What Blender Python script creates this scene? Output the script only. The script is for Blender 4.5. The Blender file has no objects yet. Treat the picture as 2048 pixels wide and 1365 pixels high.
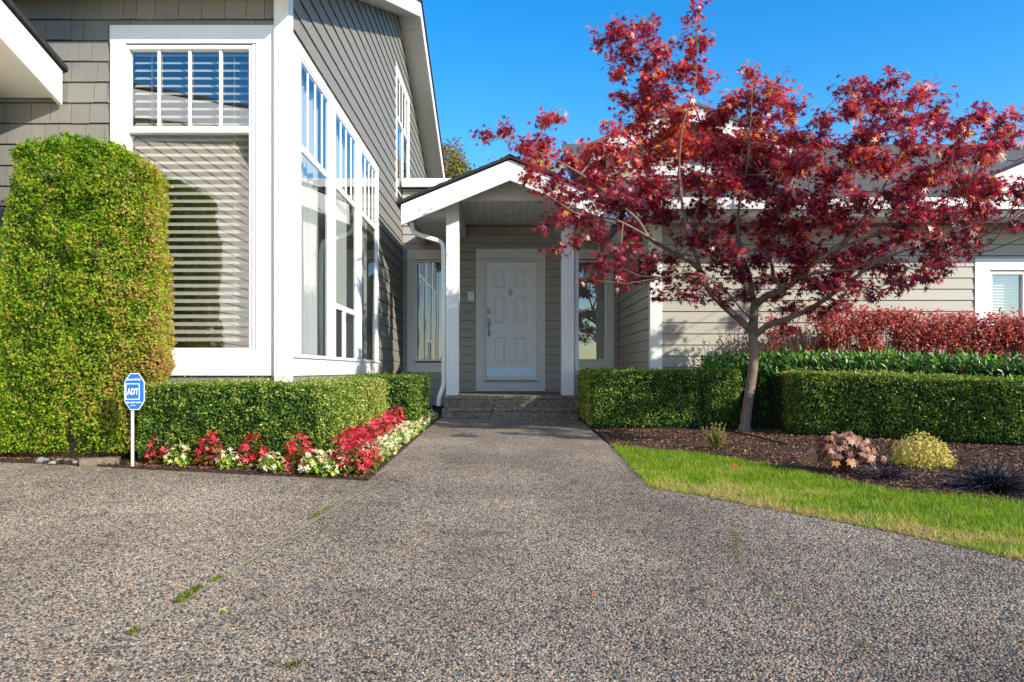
import bpy, bmesh, math, random
import numpy as np
from mathutils import Vector, noise
random.seed(7); rng = np.random.default_rng(7)
sc = bpy.context.scene
C = sc.collection

# ------------------------------------------------------------------ camera, sky, sun, exposure
F, CX, CY, EYE = 1525.0, 1015.0, 742.0, 0.80
cam_d = bpy.data.cameras.new("camera"); cam = bpy.data.objects.new("camera", cam_d); C.objects.link(cam)
cam.location = (0, 0, EYE); cam.rotation_euler = (math.radians(90), 0, 0)
cam_d.sensor_width = 36; cam_d.lens = F / 2048 * 36
cam_d.shift_x = 9 / 2048; cam_d.shift_y = 59.5 / 2048
cam_d.clip_start = 0.05; cam_d.clip_end = 2000
sc.camera = cam
SUN = Vector((1.33, -1.0, 0.87)).normalized()
world = bpy.data.worlds.new("World"); sc.world = world; world.use_nodes = True
nt = world.node_tree; nt.nodes.clear()
sky = nt.nodes.new("ShaderNodeTexSky"); sky.sky_type = 'NISHITA'; sky.sun_disc = False
sky.sun_elevation = math.asin(SUN.z); sky.sun_rotation = math.atan2(SUN.x, SUN.y)
sky.air_density = 1.0; sky.dust_density = 0.25; sky.ozone_density = 2.2
hs = nt.nodes.new("ShaderNodeHueSaturation"); hs.inputs['Saturation'].default_value = 1.46; hs.inputs['Value'].default_value = 0.89
bg = nt.nodes.new("ShaderNodeBackground"); bg.inputs['Strength'].default_value = 0.135
wo = nt.nodes.new("ShaderNodeOutputWorld")
nt.links.new(sky.outputs[0], hs.inputs['Color']); nt.links.new(hs.outputs[0], bg.inputs[0]); nt.links.new(bg.outputs[0], wo.inputs[0])
sd = bpy.data.lights.new("sun", 'SUN'); sd.energy = 3.35; sd.angle = math.radians(0.53); sd.color = (1.0, 0.91, 0.78)
sun = bpy.data.objects.new("sun", sd); C.objects.link(sun)
sun.rotation_euler = SUN.to_track_quat('Z', 'Y').to_euler()
sc.view_settings.view_transform = 'Standard'; sc.view_settings.look = 'None'
sc.view_settings.exposure = 1.2; sc.view_settings.gamma = 1; sc.view_settings.use_curve_mapping = False
try:
    sc.cycles.max_bounces = 8; sc.cycles.transparent_max_bounces = 12; sc.cycles.use_denoising = True
except Exception: pass

# ------------------------------------------------------------------ picture measure -> place
def X(px, D): return (px - CX) / F * D
def Z(py, D): return EYE + (CY - py) / F * D
def G(x, y): return 0.0112 * y + 0.018 * max(0.0, -x)
def GP(px, py, lift=0.0):
    x = 0.0
    for _ in range(8):
        D = (EYE - lift - 0.018 * max(0.0, -x)) / ((py - CY) / F + 0.0112); x = X(px, D)
    return (x, D)

# ------------------------------------------------------------------ materials
def nodes(m):
    m.use_nodes = True
    return m.node_tree, m.node_tree.nodes["Principled BSDF"]
def mat(name, col, rough=0.6, var=0.0, scale=6.0, bump=0.0, bscale=60.0, stretch=(1, 1, 1), obj_var=0.0, spec=0.3, metal=0.0, col2=None):
    m = bpy.data.materials.new(name); t, b = nodes(m)
    b.inputs['Base Color'].default_value = (*col, 1); b.inputs['Roughness'].default_value = rough
    b.inputs['Specular IOR Level'].default_value = spec; b.inputs['Metallic'].default_value = metal
    N, L = t.nodes, t.links
    tc = N.new("ShaderNodeNewGeometry"); mp = N.new("ShaderNodeVectorMath"); mp.operation = 'MULTIPLY'
    mp.inputs[1].default_value = stretch; L.new(tc.outputs['Position'], mp.inputs[0])
    out = None
    if var > 0 or col2:
        n = N.new("ShaderNodeTexNoise"); n.inputs['Scale'].default_value = scale; n.inputs['Detail'].default_value = 6; n.inputs['Roughness'].default_value = 0.65
        L.new(mp.outputs[0], n.inputs['Vector'])
        mx = N.new("ShaderNodeMix"); mx.data_type = 'RGBA'
        r = N.new("ShaderNodeMapRange"); r.inputs[1].default_value = .3; r.inputs[2].default_value = .7; L.new(n.outputs[0], r.inputs[0]); L.new(r.outputs[0], mx.inputs[0])
        c2 = col2 if col2 else tuple(min(1, c * (1 + var)) for c in col)
        c1 = col if col2 else tuple(c * (1 - var) for c in col)
        mx.inputs[6].default_value = (*c1, 1); mx.inputs[7].default_value = (*c2, 1); out = mx.outputs[2]
    if obj_var > 0:
        oi = N.new("ShaderNodeObjectInfo"); r = N.new("ShaderNodeMapRange"); r.inputs[3].default_value = 1 - obj_var; r.inputs[4].default_value = 1 + obj_var
        L.new(oi.outputs['Random'], r.inputs[0]); mm = N.new("ShaderNodeVectorMath"); mm.operation = 'SCALE'
        if out: L.new(out, mm.inputs[0])
        else: mm.inputs[0].default_value = col
        L.new(r.outputs[0], mm.inputs[3]); out = mm.outputs[0]
    if out: L.new(out, b.inputs['Base Color'])
    if bump > 0:
        n2 = N.new("ShaderNodeTexNoise"); n2.inputs['Scale'].default_value = bscale; n2.inputs['Detail'].default_value = 4
        L.new(mp.outputs[0], n2.inputs['Vector']); bp = N.new("ShaderNodeBump"); bp.inputs['Strength'].default_value = 1; bp.inputs['Distance'].default_value = bump
        L.new(n2.outputs[0], bp.inputs['Height']); L.new(bp.outputs[0], b.inputs['Normal'])
    return m
def leafmat(name, stops, rough=0.45, transl=0.35, spec=0.4, tcol=None):
    """colour from the point attribute 'tint' (0..1) along stops; part of the light passes through"""
    m = bpy.data.materials.new(name); t, b = nodes(m); N, L = t.nodes, t.links
    at = N.new("ShaderNodeAttribute"); at.attribute_name = "tint"
    cr = N.new("ShaderNodeValToRGB"); e = cr.color_ramp.elements
    while len(e) < len(stops): e.new(0.5)
    for i, (p, c) in enumerate(stops): e[i].position = p; e[i].color = (*c, 1)
    L.new(at.outputs['Fac'], cr.inputs[0]); L.new(cr.outputs[0], b.inputs['Base Color'])
    b.inputs['Roughness'].default_value = rough; b.inputs['Specular IOR Level'].default_value = spec
    tr = N.new("ShaderNodeBsdfTranslucent"); ms = N.new("ShaderNodeMixShader"); ms.inputs[0].default_value = transl
    sc_ = N.new("ShaderNodeVectorMath"); sc_.operation = 'MULTIPLY'; sc_.inputs[1].default_value = tcol or (1.2, 1.2, .8)
    L.new(cr.outputs[0], sc_.inputs[0]); L.new(sc_.outputs[0], tr.inputs[0])
    L.new(b.outputs[0], ms.inputs[1]); L.new(tr.outputs[0], ms.inputs[2])
    L.new(ms.outputs[0], t.nodes["Material Output"].inputs[0])
    return m
def glassmat(name, tint=(.86, .9, .88), gain=1.0):
    m = bpy.data.materials.new(name); m.use_nodes = True; t = m.node_tree; t.nodes.clear(); N, L = t.nodes, t.links
    o = N.new("ShaderNodeOutputMaterial"); mx = N.new("ShaderNodeMixShader"); tr = N.new("ShaderNodeBsdfTransparent"); gl = N.new("ShaderNodeBsdfGlossy")
    tr.inputs[0].default_value = (*tint, 1); gl.inputs['Roughness'].default_value = 0.0; gl.inputs[0].default_value = (.95, .97, 1, 1)
    gg = N.new("ShaderNodeNewGeometry"); dt = N.new("ShaderNodeVectorMath"); dt.operation = 'DOT_PRODUCT'; L.new(gg.outputs['Normal'], dt.inputs[0]); L.new(gg.outputs['Incoming'], dt.inputs[1])
    ab = N.new("ShaderNodeMath"); ab.operation = 'ABSOLUTE'; L.new(dt.outputs['Value'], ab.inputs[0]); om = N.new("ShaderNodeMath"); om.operation = 'SUBTRACT'; om.inputs[0].default_value = 1; L.new(ab.outputs[0], om.inputs[1])
    pw = N.new("ShaderNodeMath"); pw.operation = 'POWER'; pw.inputs[1].default_value = 5; L.new(om.outputs[0], pw.inputs[0])
    fr = N.new("ShaderNodeMath"); fr.operation = 'MULTIPLY_ADD'; fr.inputs[1].default_value = .80; fr.inputs[2].default_value = .23; L.new(pw.outputs[0], fr.inputs[0]); ml = N.new("ShaderNodeMath"); ml.operation = 'MULTIPLY'; ml.inputs[1].default_value = gain; ml.use_clamp = True
    g = N.new("ShaderNodeNewGeometry"); n = N.new("ShaderNodeTexNoise"); n.inputs['Scale'].default_value = 1.1; n.inputs['Detail'].default_value = 1
    L.new(g.outputs['Position'], n.inputs['Vector']); bp = N.new("ShaderNodeBump"); bp.inputs['Distance'].default_value = 0.0022; bp.inputs['Strength'].default_value = 1
    L.new(n.outputs[0], bp.inputs['Height']); L.new(bp.outputs[0], gl.inputs['Normal'])
    L.new(fr.outputs[0], ml.inputs[0]); L.new(ml.outputs[0], mx.inputs[0]); L.new(tr.outputs[0], mx.inputs[1]); L.new(gl.outputs[0], mx.inputs[2]); L.new(mx.outputs[0], o.inputs[0])
    return m
def weather(N, L, g):
    n = N.new("ShaderNodeTexNoise"); n.inputs['Scale'].default_value = .9; n.inputs['Detail'].default_value = 5; n.inputs['Roughness'].default_value = .6; L.new(g.outputs['Position'], n.inputs['Vector'])
    r2 = N.new("ShaderNodeMapRange"); r2.inputs[1].default_value = .3; r2.inputs[2].default_value = .7; r2.inputs[3].default_value = .72; r2.inputs[4].default_value = 1.25; L.new(n.outputs[0], r2.inputs[0])
    # long worn lanes where wheels run and small darker spots
    st = N.new("ShaderNodeVectorMath"); st.operation = 'MULTIPLY'; st.inputs[1].default_value = (.9, .22, 1); L.new(g.outputs['Position'], st.inputs[0]); n3 = N.new("ShaderNodeTexNoise"); n3.inputs['Scale'].default_value = 1.6; n3.inputs['Detail'].default_value = 3; L.new(st.outputs[0], n3.inputs['Vector'])
    r3 = N.new("ShaderNodeMapRange"); r3.inputs[1].default_value = .35; r3.inputs[2].default_value = .65; r3.inputs[3].default_value = .86; r3.inputs[4].default_value = 1.12; L.new(n3.outputs[0], r3.inputs[0])
    n4 = N.new("ShaderNodeTexNoise"); n4.inputs['Scale'].default_value = 5.5; n4.inputs['Detail'].default_value = 4; L.new(g.outputs['Position'], n4.inputs['Vector']); r4 = N.new("ShaderNodeMapRange"); r4.inputs[1].default_value = .30; r4.inputs[2].default_value = .42; r4.inputs[3].default_value = .72; r4.inputs[4].default_value = 1.0; L.new(n4.outputs[0], r4.inputs[0])
    m3 = N.new("ShaderNodeMath"); m3.operation = 'MULTIPLY'; L.new(r2.outputs[0], m3.inputs[0]); L.new(r3.outputs[0], m3.inputs[1]); m4 = N.new("ShaderNodeMath"); m4.operation = 'MULTIPLY'; L.new(m3.outputs[0], m4.inputs[0]); L.new(r4.outputs[0], m4.inputs[1]); r2 = m4
    return r2
def aggregate(name, dark=1.0):
    m = bpy.data.materials.new(name); t, b = nodes(m); N, L = t.nodes, t.links
    g = N.new("ShaderNodeNewGeometry")
    v = N.new("ShaderNodeTexVoronoi"); v.inputs['Scale'].default_value = 104; v.inputs['Randomness'].default_value = 1; L.new(g.outputs['Position'], v.inputs['Vector'])
    sp = N.new("ShaderNodeSeparateColor"); L.new(v.outputs['Color'], sp.inputs[0])
    cr = N.new("ShaderNodeValToRGB"); cr.color_ramp.interpolation = 'CONSTANT'; e = cr.color_ramp.elements
    pal = [(0, (.035, .037, .045)), (.2, (.15, .14, .135)), (.32, (.30, .25, .20)), (.48, (.48, .36, .25)), (.64, (.36, .31, .26)), (.77, (.62, .50, .37)), (.9, (.52, .27, .13)), (.94, (.74, .66, .55))]
    while len(e) < len(pal): e.new(.5)
    for i, (p, c) in enumerate(pal): e[i].position = p; e[i].color = (*[k * dark for k in c], 1)
    L.new(sp.outputs[0], cr.inputs[0])
    # cement between pebbles
    r = N.new("ShaderNodeMapRange"); r.inputs[1].default_value = .5; r.inputs[2].default_value = .8; L.new(v.outputs['Distance'], r.inputs[0])
    mx = N.new("ShaderNodeMix"); mx.data_type = 'RGBA'; L.new(r.outputs[0], mx.inputs[0]); L.new(cr.outputs[0], mx.inputs[6]); mx.inputs[7].default_value = (.30 * dark, .25 * dark, .20 * dark, 1)
    # weathering patches, metres wide
    r2 = weather(N, L, g)
    sc_ = N.new("ShaderNodeVectorMath"); sc_.operation = 'SCALE'; L.new(mx.outputs[2], sc_.inputs[0]); L.new(r2.outputs[0], sc_.inputs[3]); L.new(sc_.outputs[0], b.inputs['Base Color'])
    b.inputs['Roughness'].default_value = .8; b.inputs['Specular IOR Level'].default_value = .12
    inv = N.new("ShaderNodeMath"); inv.operation = 'SUBTRACT'; inv.inputs[0].default_value = 1; L.new(v.outputs['Distance'], inv.inputs[1])
    bp = N.new("ShaderNodeBump"); bp.inputs['Distance'].default_value = .007; bp.inputs['Strength'].default_value = 1; L.new(inv.outputs[0], bp.inputs['Height']); L.new(bp.outputs[0], b.inputs['Normal'])
    return m
M = {}
M['white'] = mat('white_paint', (.72, .72, .705), .45, var=.05, scale=3, bump=.0015, bscale=14, stretch=(6, 6, 1), spec=.35)
M['white_h'] = mat('white_paint_across', (.72, .72, .705), .45, var=.05, scale=3, bump=.0015, bscale=14, stretch=(1, 6, 6), spec=.35)
M['vinyl'] = mat('white_vinyl', (.80, .81, .80), .3, spec=.45)
M['soffit'] = mat('soffit_paint', (.72, .71, .66), .5, var=.03)
M['shingle'] = mat('sage_shingle_paint', (.20, .192, .168), .55, var=.07, scale=9, bump=.003, bscale=30, stretch=(9, 9, .6), obj_var=.07, spec=.3)
M['siding'] = mat('sage_siding_paint', (.37, .355, .305), .5, var=.035, scale=4, bump=.0012, bscale=25, stretch=(.6, .6, 9), obj_var=.025, spec=.3)
M['wall'] = mat('wall_behind', (.035, .034, .03), .9)  # near-black colour stands in for shadow lines in the gaps between courses
M['inner'] = mat('room_plaster', (.30, .28, .25), .8)
M['glass'] = glassmat('window_glass')
M['glass2'] = glassmat('narrow_window_glass', (.75, .8, .78), .8)
M['blind'] = mat('blind_vinyl', (.48, .45, .40), .5)
M['garagewall'] = mat('garage_beige_paint', (.80, .70, .58), .5, var=.05)
GB = None
M['screen'] = mat('insect_screen', (.03, .03, .035), .7)
M['curtain'] = leafmat('sheer_curtain', [(0, (.78, .79, .76)), (1, (.78, .79, .76))], .9, .35, .1, (1, 1, 1))
M['roof'] = mat('asphalt_shingle', (.10, .10, .105), .85, var=.4, scale=14, bump=.004, bscale=120, stretch=(1, 1, 1), spec=.2)
M['roofdark'] = mat('asphalt_shingle_dark', (.025, .025, .03), .8, var=.4, scale=20, bump=.003, bscale=120)
M['roofmetal'] = mat('black_drip_edge', (.02, .02, .025), .4)
M['metal'] = mat('brushed_nickel', (.16, .15, .14), .3, metal=.7, spec=.5)
M['kick'] = mat('brushed_steel_plate', (.36, .42, .52), .42, metal=1.0)  # blue base colour paints in the plate's bluish reflection
M['door'] = mat('door_paint', (.84, .84, .84), .4, spec=.4)
M['drive'] = aggregate('exposed_aggregate', .74)
M['step'] = aggregate('step_aggregate', .74)
M['joint'] = mat('cement_joint', (.36, .30, .22), .9, var=.3, scale=30, col2=(.20, .165, .11))
M['soil'] = mat('bark_soil', (.045, .028, .02), .95, var=.5, scale=25, bump=.02, bscale=30)
M['earth'] = mat('far_ground_grass', (.07, .10, .03), .95, var=.3, scale=2)
M['turf'] = mat('turf_base', (.11, .12, .035), .95, var=.3, scale=8, bump=.01, bscale=60, col2=(.2, .17, .08))
M['core'] = mat('hedge_inside', (.012, .018, .008), .95)
M['core_c'] = mat('cedar_inside', (.03, .028, .01), .95)
M['core_r'] = mat('bush_inside', (.05, .02, .015), .95)
M['bark'] = mat('maple_bark', (.22, .165, .13), .85, var=.3, scale=16, bump=.006, bscale=40, stretch=(1, 1, .5), col2=(.12, .085, .065))
M['twig'] = mat('twig_bark', (.2, .15, .11), .85, var=.2)
M['stem'] = mat('red_brown_stem', (.16, .075, .05), .85)
M['rock'] = mat('river_rock', (.22, .21, .20), .8, var=.3, scale=20, bump=.004, bscale=40, obj_var=.3)
M['timber'] = mat('weathered_timber', (.17, .135, .095), .85, var=.4, scale=6, bump=.004, bscale=30, stretch=(1, 10, 10))
M['black'] = mat('black_plastic', (.012, .012, .013), .4)
M['signblue'] = mat('sign_blue', (.012, .11, .50), .35, spec=.4)
M['signwhite'] = mat('sign_white', (.82, .84, .86), .4)
M['polemetal'] = mat('aluminium_post', (.62, .62, .60), .4, metal=.3)
M['lampglass'] = mat('ceiling_lamp_lens', (.7, .7, .66), .3)
M['box'] = leafmat('boxwood_leaf', [(0, (.014, .05, .008)), (.4, (.065, .15, .015)), (.68, (.20, .30, .03)), (1, (.55, .48, .14))], .42, .28, .32)
M['cedar'] = leafmat('cedar_spray', [(0, (.04, .12, .006)), (.3, (.15, .31, .01)), (.58, (.34, .42, .02)), (.8, (.46, .32, .09)), (1, (.38, .18, .07))], .6, .3, .2)
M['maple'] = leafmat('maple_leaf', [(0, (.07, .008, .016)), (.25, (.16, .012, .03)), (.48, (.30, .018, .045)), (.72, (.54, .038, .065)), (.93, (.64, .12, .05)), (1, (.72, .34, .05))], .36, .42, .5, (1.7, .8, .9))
M['bush'] = leafmat('burning_bush_leaf', [(0, (.13, .07, .03)), (.3, (.34, .08, .06)), (.6, (.50, .12, .12)), (.85, (.72, .20, .10)), (1, (.42, .34, .07))], .45, .4, .3, (1.4, .9, .9))
M['laurel'] = leafmat('laurel_leaf', [(0, (.012, .05, .006)), (.5, (.05, .17, .014)), (1, (.26, .48, .03))], .36, .35, .45)
M['grass'] = leafmat('grass_blade', [(0, (.10, .20, .01)), (.45, (.24, .36, .015)), (.65, (.36, .40, .05)), (.82, (.54, .42, .18)), (1, (.46, .30, .12))], .5, .4, .3)
M['moss'] = leafmat('moss_tuft', [(0, (.08, .10, .02)), (1, (.20, .25, .04))], .8, .3, .1)
M['chip'] = leafmat('bark_chip', [(0, (.035, .018, .012)), (.5, (.14, .07, .04)), (.8, (.28, .15, .085)), (1, (.52, .37, .24))], .85, 0.0, .2)
M['redleaf'] = leafmat('begonia_leaf_bronze', [(0, (.07, .08, .015)), (.6, (.20, .14, .03)), (1, (.35, .08, .05))], .35, .35, .45)
M['limeleaf'] = leafmat('begonia_leaf_green', [(0, (.08, .18, .01)), (.6, (.24, .40, .03)), (1, (.45, .50, .10))], .35, .35, .45)
M['redpetal'] = leafmat('red_petal', [(0, (.60, .015, .04)), (.6, (.78, .03, .09)), (1, (.84, .22, .24))], .5, .4, .3, (1.1, .9, .9))
M['whitepetal'] = leafmat('white_petal', [(0, (.72, .58, .24)), (.5, (.80, .72, .44)), (1, (.82, .78, .62))], .5, .35, .3, (1, 1, 1))
M['heuchera'] = leafmat('heuchera_leaf', [(0, (.10, .03, .02)), (.5, (.25, .11, .07)), (.8, (.38, .24, .17)), (1, (.42, .18, .06))], .45, .25, .4)
M['euonymus'] = leafmat('variegated_leaf', [(0, (.12, .18, .03)), (.4, (.50, .42, .08)), (1, (.72, .60, .22))], .45, .3, .3)
M['mondo'] = leafmat('mondo_blade', [(0, (.006, .005, .009)), (.8, (.02, .018, .03)), (1, (.07, .06, .08))], .25, .05, .6)
M['heather'] = leafmat('heather_sprig', [(0, (.14, .17, .04)), (.6, (.30, .30, .07)), (1, (.45, .26, .18))], .6, .3, .2)
M['treegreen'] = leafmat('far_leaf_green', [(0, (.03, .06, .015)), (.5, (.12, .15, .03)), (.8, (.32, .22, .05)), (1, (.45, .22, .04))], .6, .3, .2)
M['treeorange'] = leafmat('far_leaf_orange', [(0, (.20, .09, .02)), (.5, (.50, .24, .03)), (1, (.60, .40, .05))], .6, .35, .2)
M['conifer'] = leafmat('conifer_needles', [(0, (.008, .018, .008)), (1, (.03, .055, .02))], .7, .1, .2)

# ------------------------------------------------------------------ object helpers
ORG = {}
def tag(o, label=None, cat=None, group=None, kind=None):
    if label: o['label'] = label
    if cat: o['category'] = cat
    if group: o['group'] = group
    if kind: o['kind'] = kind
    return o
def thing(name, loc, label, cat, group=None, rz=0):
    o = bpy.data.objects.new(name, None); C.objects.link(o); o.location = loc; o.rotation_euler[2] = rz; o.empty_display_size = .1
    ORG[o.name] = Vector(loc); return tag(o, label, cat, group)
def link(name, me, parent=None, loc=(0, 0, 0), material=None):
    """loc in world coordinates"""
    o = bpy.data.objects.new(name, me); C.objects.link(o); w = Vector(loc); ORG[o.name] = w
    if parent: o.parent = parent; o.location = w - ORG[parent.name]
    else: o.location = w
    if material and len(me.materials) == 0: me.materials.append(material)
    return o
class MB:
    def __init__(s): s.v = []; s.f = []; s.smooth = False
    def add(s, vs, fs):
        n = len(s.v); s.v += [tuple(v) for v in vs]; s.f += [tuple(i + n for i in f) for f in fs]; return s
    def box(s, x0, x1, y0, y1, z0, z1):
        return s.add([(x0, y0, z0), (x1, y0, z0), (x1, y1, z0), (x0, y1, z0), (x0, y0, z1), (x1, y0, z1), (x1, y1, z1), (x0, y1, z1)],
                     [(0, 3, 2, 1), (4, 5, 6, 7), (0, 1, 5, 4), (1, 2, 6, 5), (2, 3, 7, 6), (3, 0, 4, 7)])
    def prism_y(s, poly, y0, y1):   # poly of (x,z), counter-clockwise seen from the front (-y)
        n = len(poly); vs = [(x, y0, z) for x, z in poly] + [(x, y1, z) for x, z in poly]
        return s.add(vs, [tuple(range(n)), tuple(range(2 * n - 1, n - 1, -1))] + [(i, n + i, n + (i + 1) % n, (i + 1) % n) for i in range(n)])
    def prism_x(s, poly, x0, x1):   # poly of (y,z)
        n = len(poly); vs = [(x0, y, z) for y, z in poly] + [(x1, y, z) for y, z in poly]
        return s.add(vs, [tuple(range(n)), tuple(range(2 * n - 1, n - 1, -1))] + [(i, n + i, n + (i + 1) % n, (i + 1) % n) for i in range(n)])
    def prism_z(s, poly, z0, z1):   # z0,z1 numbers or functions of (x,y)
        a = z0 if callable(z0) else (lambda x, y: z0); b = z1 if callable(z1) else (lambda x, y: z1)
        n = len(poly); vs = [(x, y, a(x, y)) for x, y in poly] + [(x, y, b(x, y)) for x, y in poly]
        return s.add(vs, [tuple(range(n - 1, -1, -1)), tuple(range(n, 2 * n))] + [(i, (i + 1) % n, n + (i + 1) % n, n + i) for i in range(n)])
    def tube(s, pts, rs, n=8, cap=True):
        pts = [Vector(p) for p in pts]; rs = rs if hasattr(rs, '__len__') else [rs] * len(pts); base = len(s.v); up = None
        for i, p in enumerate(pts):
            d = (pts[min(i + 1, len(pts) - 1)] - pts[max(i - 1, 0)]).normalized()
            if up is None: up = d.orthogonal().normalized()
            up = (up - d * up.dot(d)).normalized(); w = d.cross(up)
            for k in range(n):
                a = 2 * math.pi * k / n; s.v.append(tuple(p + (up * math.cos(a) + w * math.sin(a)) * rs[i]))
        for i in range(len(pts) - 1):
            for k in range(n):
                a = base + i * n + k; b = base + i * n + (k + 1) % n; s.f.append((a, b, b + n, a + n))
        if cap: s.f.append(tuple(base + k for k in range(n - 1, -1, -1))); s.f.append(tuple(base + (len(pts) - 1) * n + k for k in range(n)))
        return s
    def build(s, name, m, parent=None, bevel=0.0, smooth=False, origin=None, segs=2):
        a = np.array(s.v); o0 = Vector(origin) if origin is not None else Vector(((a.min(0) + a.max(0)) / 2))
        me = bpy.data.meshes.new(name); me.from_pydata([tuple(Vector(v) - o0) for v in s.v], [], s.f)
        bm = bmesh.new(); bm.from_mesh(me); bmesh.ops.recalc_face_normals(bm, faces=bm.faces)
        if bevel > 0: bmesh.ops.bevel(bm, geom=bm.edges[:], offset=bevel, segments=segs, affect='EDGES', profile=.6, clamp_overlap=True)
        bm.to_mesh(me); bm.free()
        if smooth: me.shade_smooth()
        me.materials.append(m)
        return link(name, me, parent, o0)
def bx(name, x0, x1, y0, y1, z0, z1, m, parent=None, bevel=.003):
    return MB().box(min(x0, x1), max(x0, x1), min(y0, y1), max(y0, y1), min(z0, z1), max(z0, z1)).build(name, m, parent, bevel, segs=1)

def frames(n, spin=None):
    """rotation matrices with local z = n, local x spun at random"""
    n = n / np.linalg.norm(n, axis=1, keepdims=True); N = len(n)
    a = rng.normal(size=(N, 3)); x = a - n * (a * n).sum(1, keepdims=True); x /= np.linalg.norm(x, axis=1, keepdims=True)
    if spin is not None:
        x = spin - n * (spin * n).sum(1, keepdims=True); x /= (np.linalg.norm(x, axis=1, keepdims=True) + 1e-9)
    y = np.cross(n, x); return np.stack([x, y, n], axis=2)
def cloud_mesh(name, P, R, S, T, FT, tint):
    T = np.asarray(T, float); FT = np.asarray(FT, int); N, k = len(P), len(T)
    S = np.asarray(S, float); S = S[:, None] if S.ndim == 1 else S
    V = (P[:, None, :] + np.einsum('nij,nkj->nki', R, T[None] * (S[:, None, :] if S.shape[1] == 3 else S[:, :, None]))).reshape(-1, 3)
    Fa = (FT[None] + (np.arange(N) * k)[:, None, None]).reshape(-1, FT.shape[1])
    me = bpy.data.meshes.new(name); me.vertices.add(len(V)); me.vertices.foreach_set('co', V.ravel().astype('f'))
    me.loops.add(Fa.size); me.loops.foreach_set('vertex_index', Fa.ravel().astype('i'))
    me.polygons.add(len(Fa)); me.polygons.foreach_set('loop_start', (np.arange(len(Fa)) * FT.shape[1]).astype('i'))
    me.polygons.foreach_set('loop_total', np.full(len(Fa), FT.shape[1], 'i'))
    at = me.attributes.new('tint', 'FLOAT', 'POINT'); at.data.foreach_set('value', np.repeat(np.clip(tint, 0, 1), k).astype('f'))
    me.update(calc_edges=True); return me
def cloud(name, P, R, S, T, FT, tint, m, parent=None, org=None):
    org = np.array(org if org is not None else (ORG[parent.name] if parent else (0, 0, 0)))
    me = cloud_mesh(name, P - org, R, S, T, FT, tint); me.materials.append(m)
    return link(name, me, parent, org)
# leaf templates (unit length 1 along x)
LEAF4 = ([(0, 0, 0), (.5, -.27, .06), (1, 0, -.03), (.5, .27, .06)], [(0, 1, 2), (0, 2, 3)])
LEAFL = ([(0, 0, 0), (.35, -.2, .05), (.75, -.16, .03), (1, 0, -.05), (.75, .16, .03), (.35, .2, .05), (.5, 0, -.01)], [(0, 1, 6), (1, 2, 6), (2, 3, 6), (3, 4, 6), (4, 5, 6), (5, 0, 6)])
def star(nl=7, notch=.34, wid=1.0, droop=.12):
    angs = np.radians(np.linspace(-125, 125, nl)) * wid; V = [(0, 0, 0)]; L = np.interp(np.abs(np.linspace(-1, 1, nl)), [0, .35, .7, 1], [1.0, .92, .7, .42])
    for i, a in enumerate(angs):
        V.append((L[i] * math.cos(a), L[i] * math.sin(a), -droop * L[i]))
        if i < nl - 1: b = (angs[i] + angs[i + 1]) / 2; q = notch * (L[i] + L[i + 1]) / 2; V.append((q * math.cos(b), q * math.sin(b), .02))
    Fs = []; n = len(V)
    V.append((-.06, 0.12, 0)); V.append((-.06, -.12, 0))
    for i in range(1, n - 1): Fs.append((0, i, i + 1))
    Fs.append((0, n - 1, n)); Fs.append((0, n + 1, 1))
    return (V, Fs)
MAPLE = star()
def fnoise(P, s, seed=0.0):
    return np.array([noise.noise(Vector((p[0] * s + seed, p[1] * s, p[2] * s))) for p in P])
def in_poly(x, y, poly):
    c = np.zeros(len(x), bool); n = len(poly)
    for i in range(n):
        x0, y0 = poly[i]; x1, y1 = poly[(i + 1) % n]
        if y0 == y1: continue
        t = ((y0 > y) != (y1 > y)) & (x < (x1 - x0) * (y - y0) / (y1 - y0) + x0); c ^= t
    return c
def Gv(x, y): return .0112 * y + .018 * np.maximum(0, -x)
def poly_points(poly, n):
    a = np.array(poly); lo, hi = a.min(0), a.max(0); out = np.zeros((0, 2))
    while len(out) < n:
        q = rng.uniform(lo, hi, (n * 2, 2)); out = np.vstack([out, q[in_poly(q[:, 0], q[:, 1], poly)]])
    return out[:n]
def poly_area(p): return abs(sum(p[i][0] * p[(i + 1) % len(p)][1] - p[(i + 1) % len(p)][0] * p[i][1] for i in range(len(p)))) / 2
def ccw(p):
    s = sum(p[i][0] * p[(i + 1) % len(p)][1] - p[(i + 1) % len(p)][0] * p[i][1] for i in range(len(p)))
    return p if s > 0 else p[::-1]
def offset(poly, d):
    """move every edge outward by d (poly counter-clockwise)"""
    n = len(poly); out = []
    for i in range(n):
        a, b, c = (np.array(poly[(i + k) % n]) for k in (-1, 0, 1)); e1 = (b - a) / np.linalg.norm(b - a); e2 = (c - b) / np.linalg.norm(c - b)
        n1 = np.array((e1[1], -e1[0])); n2 = np.array((e2[1], -e2[0])); m = n1 + n2; m /= np.linalg.norm(m); out.append(tuple(b + m * d / max(.5, m.dot(n1))))
    return out

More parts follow.
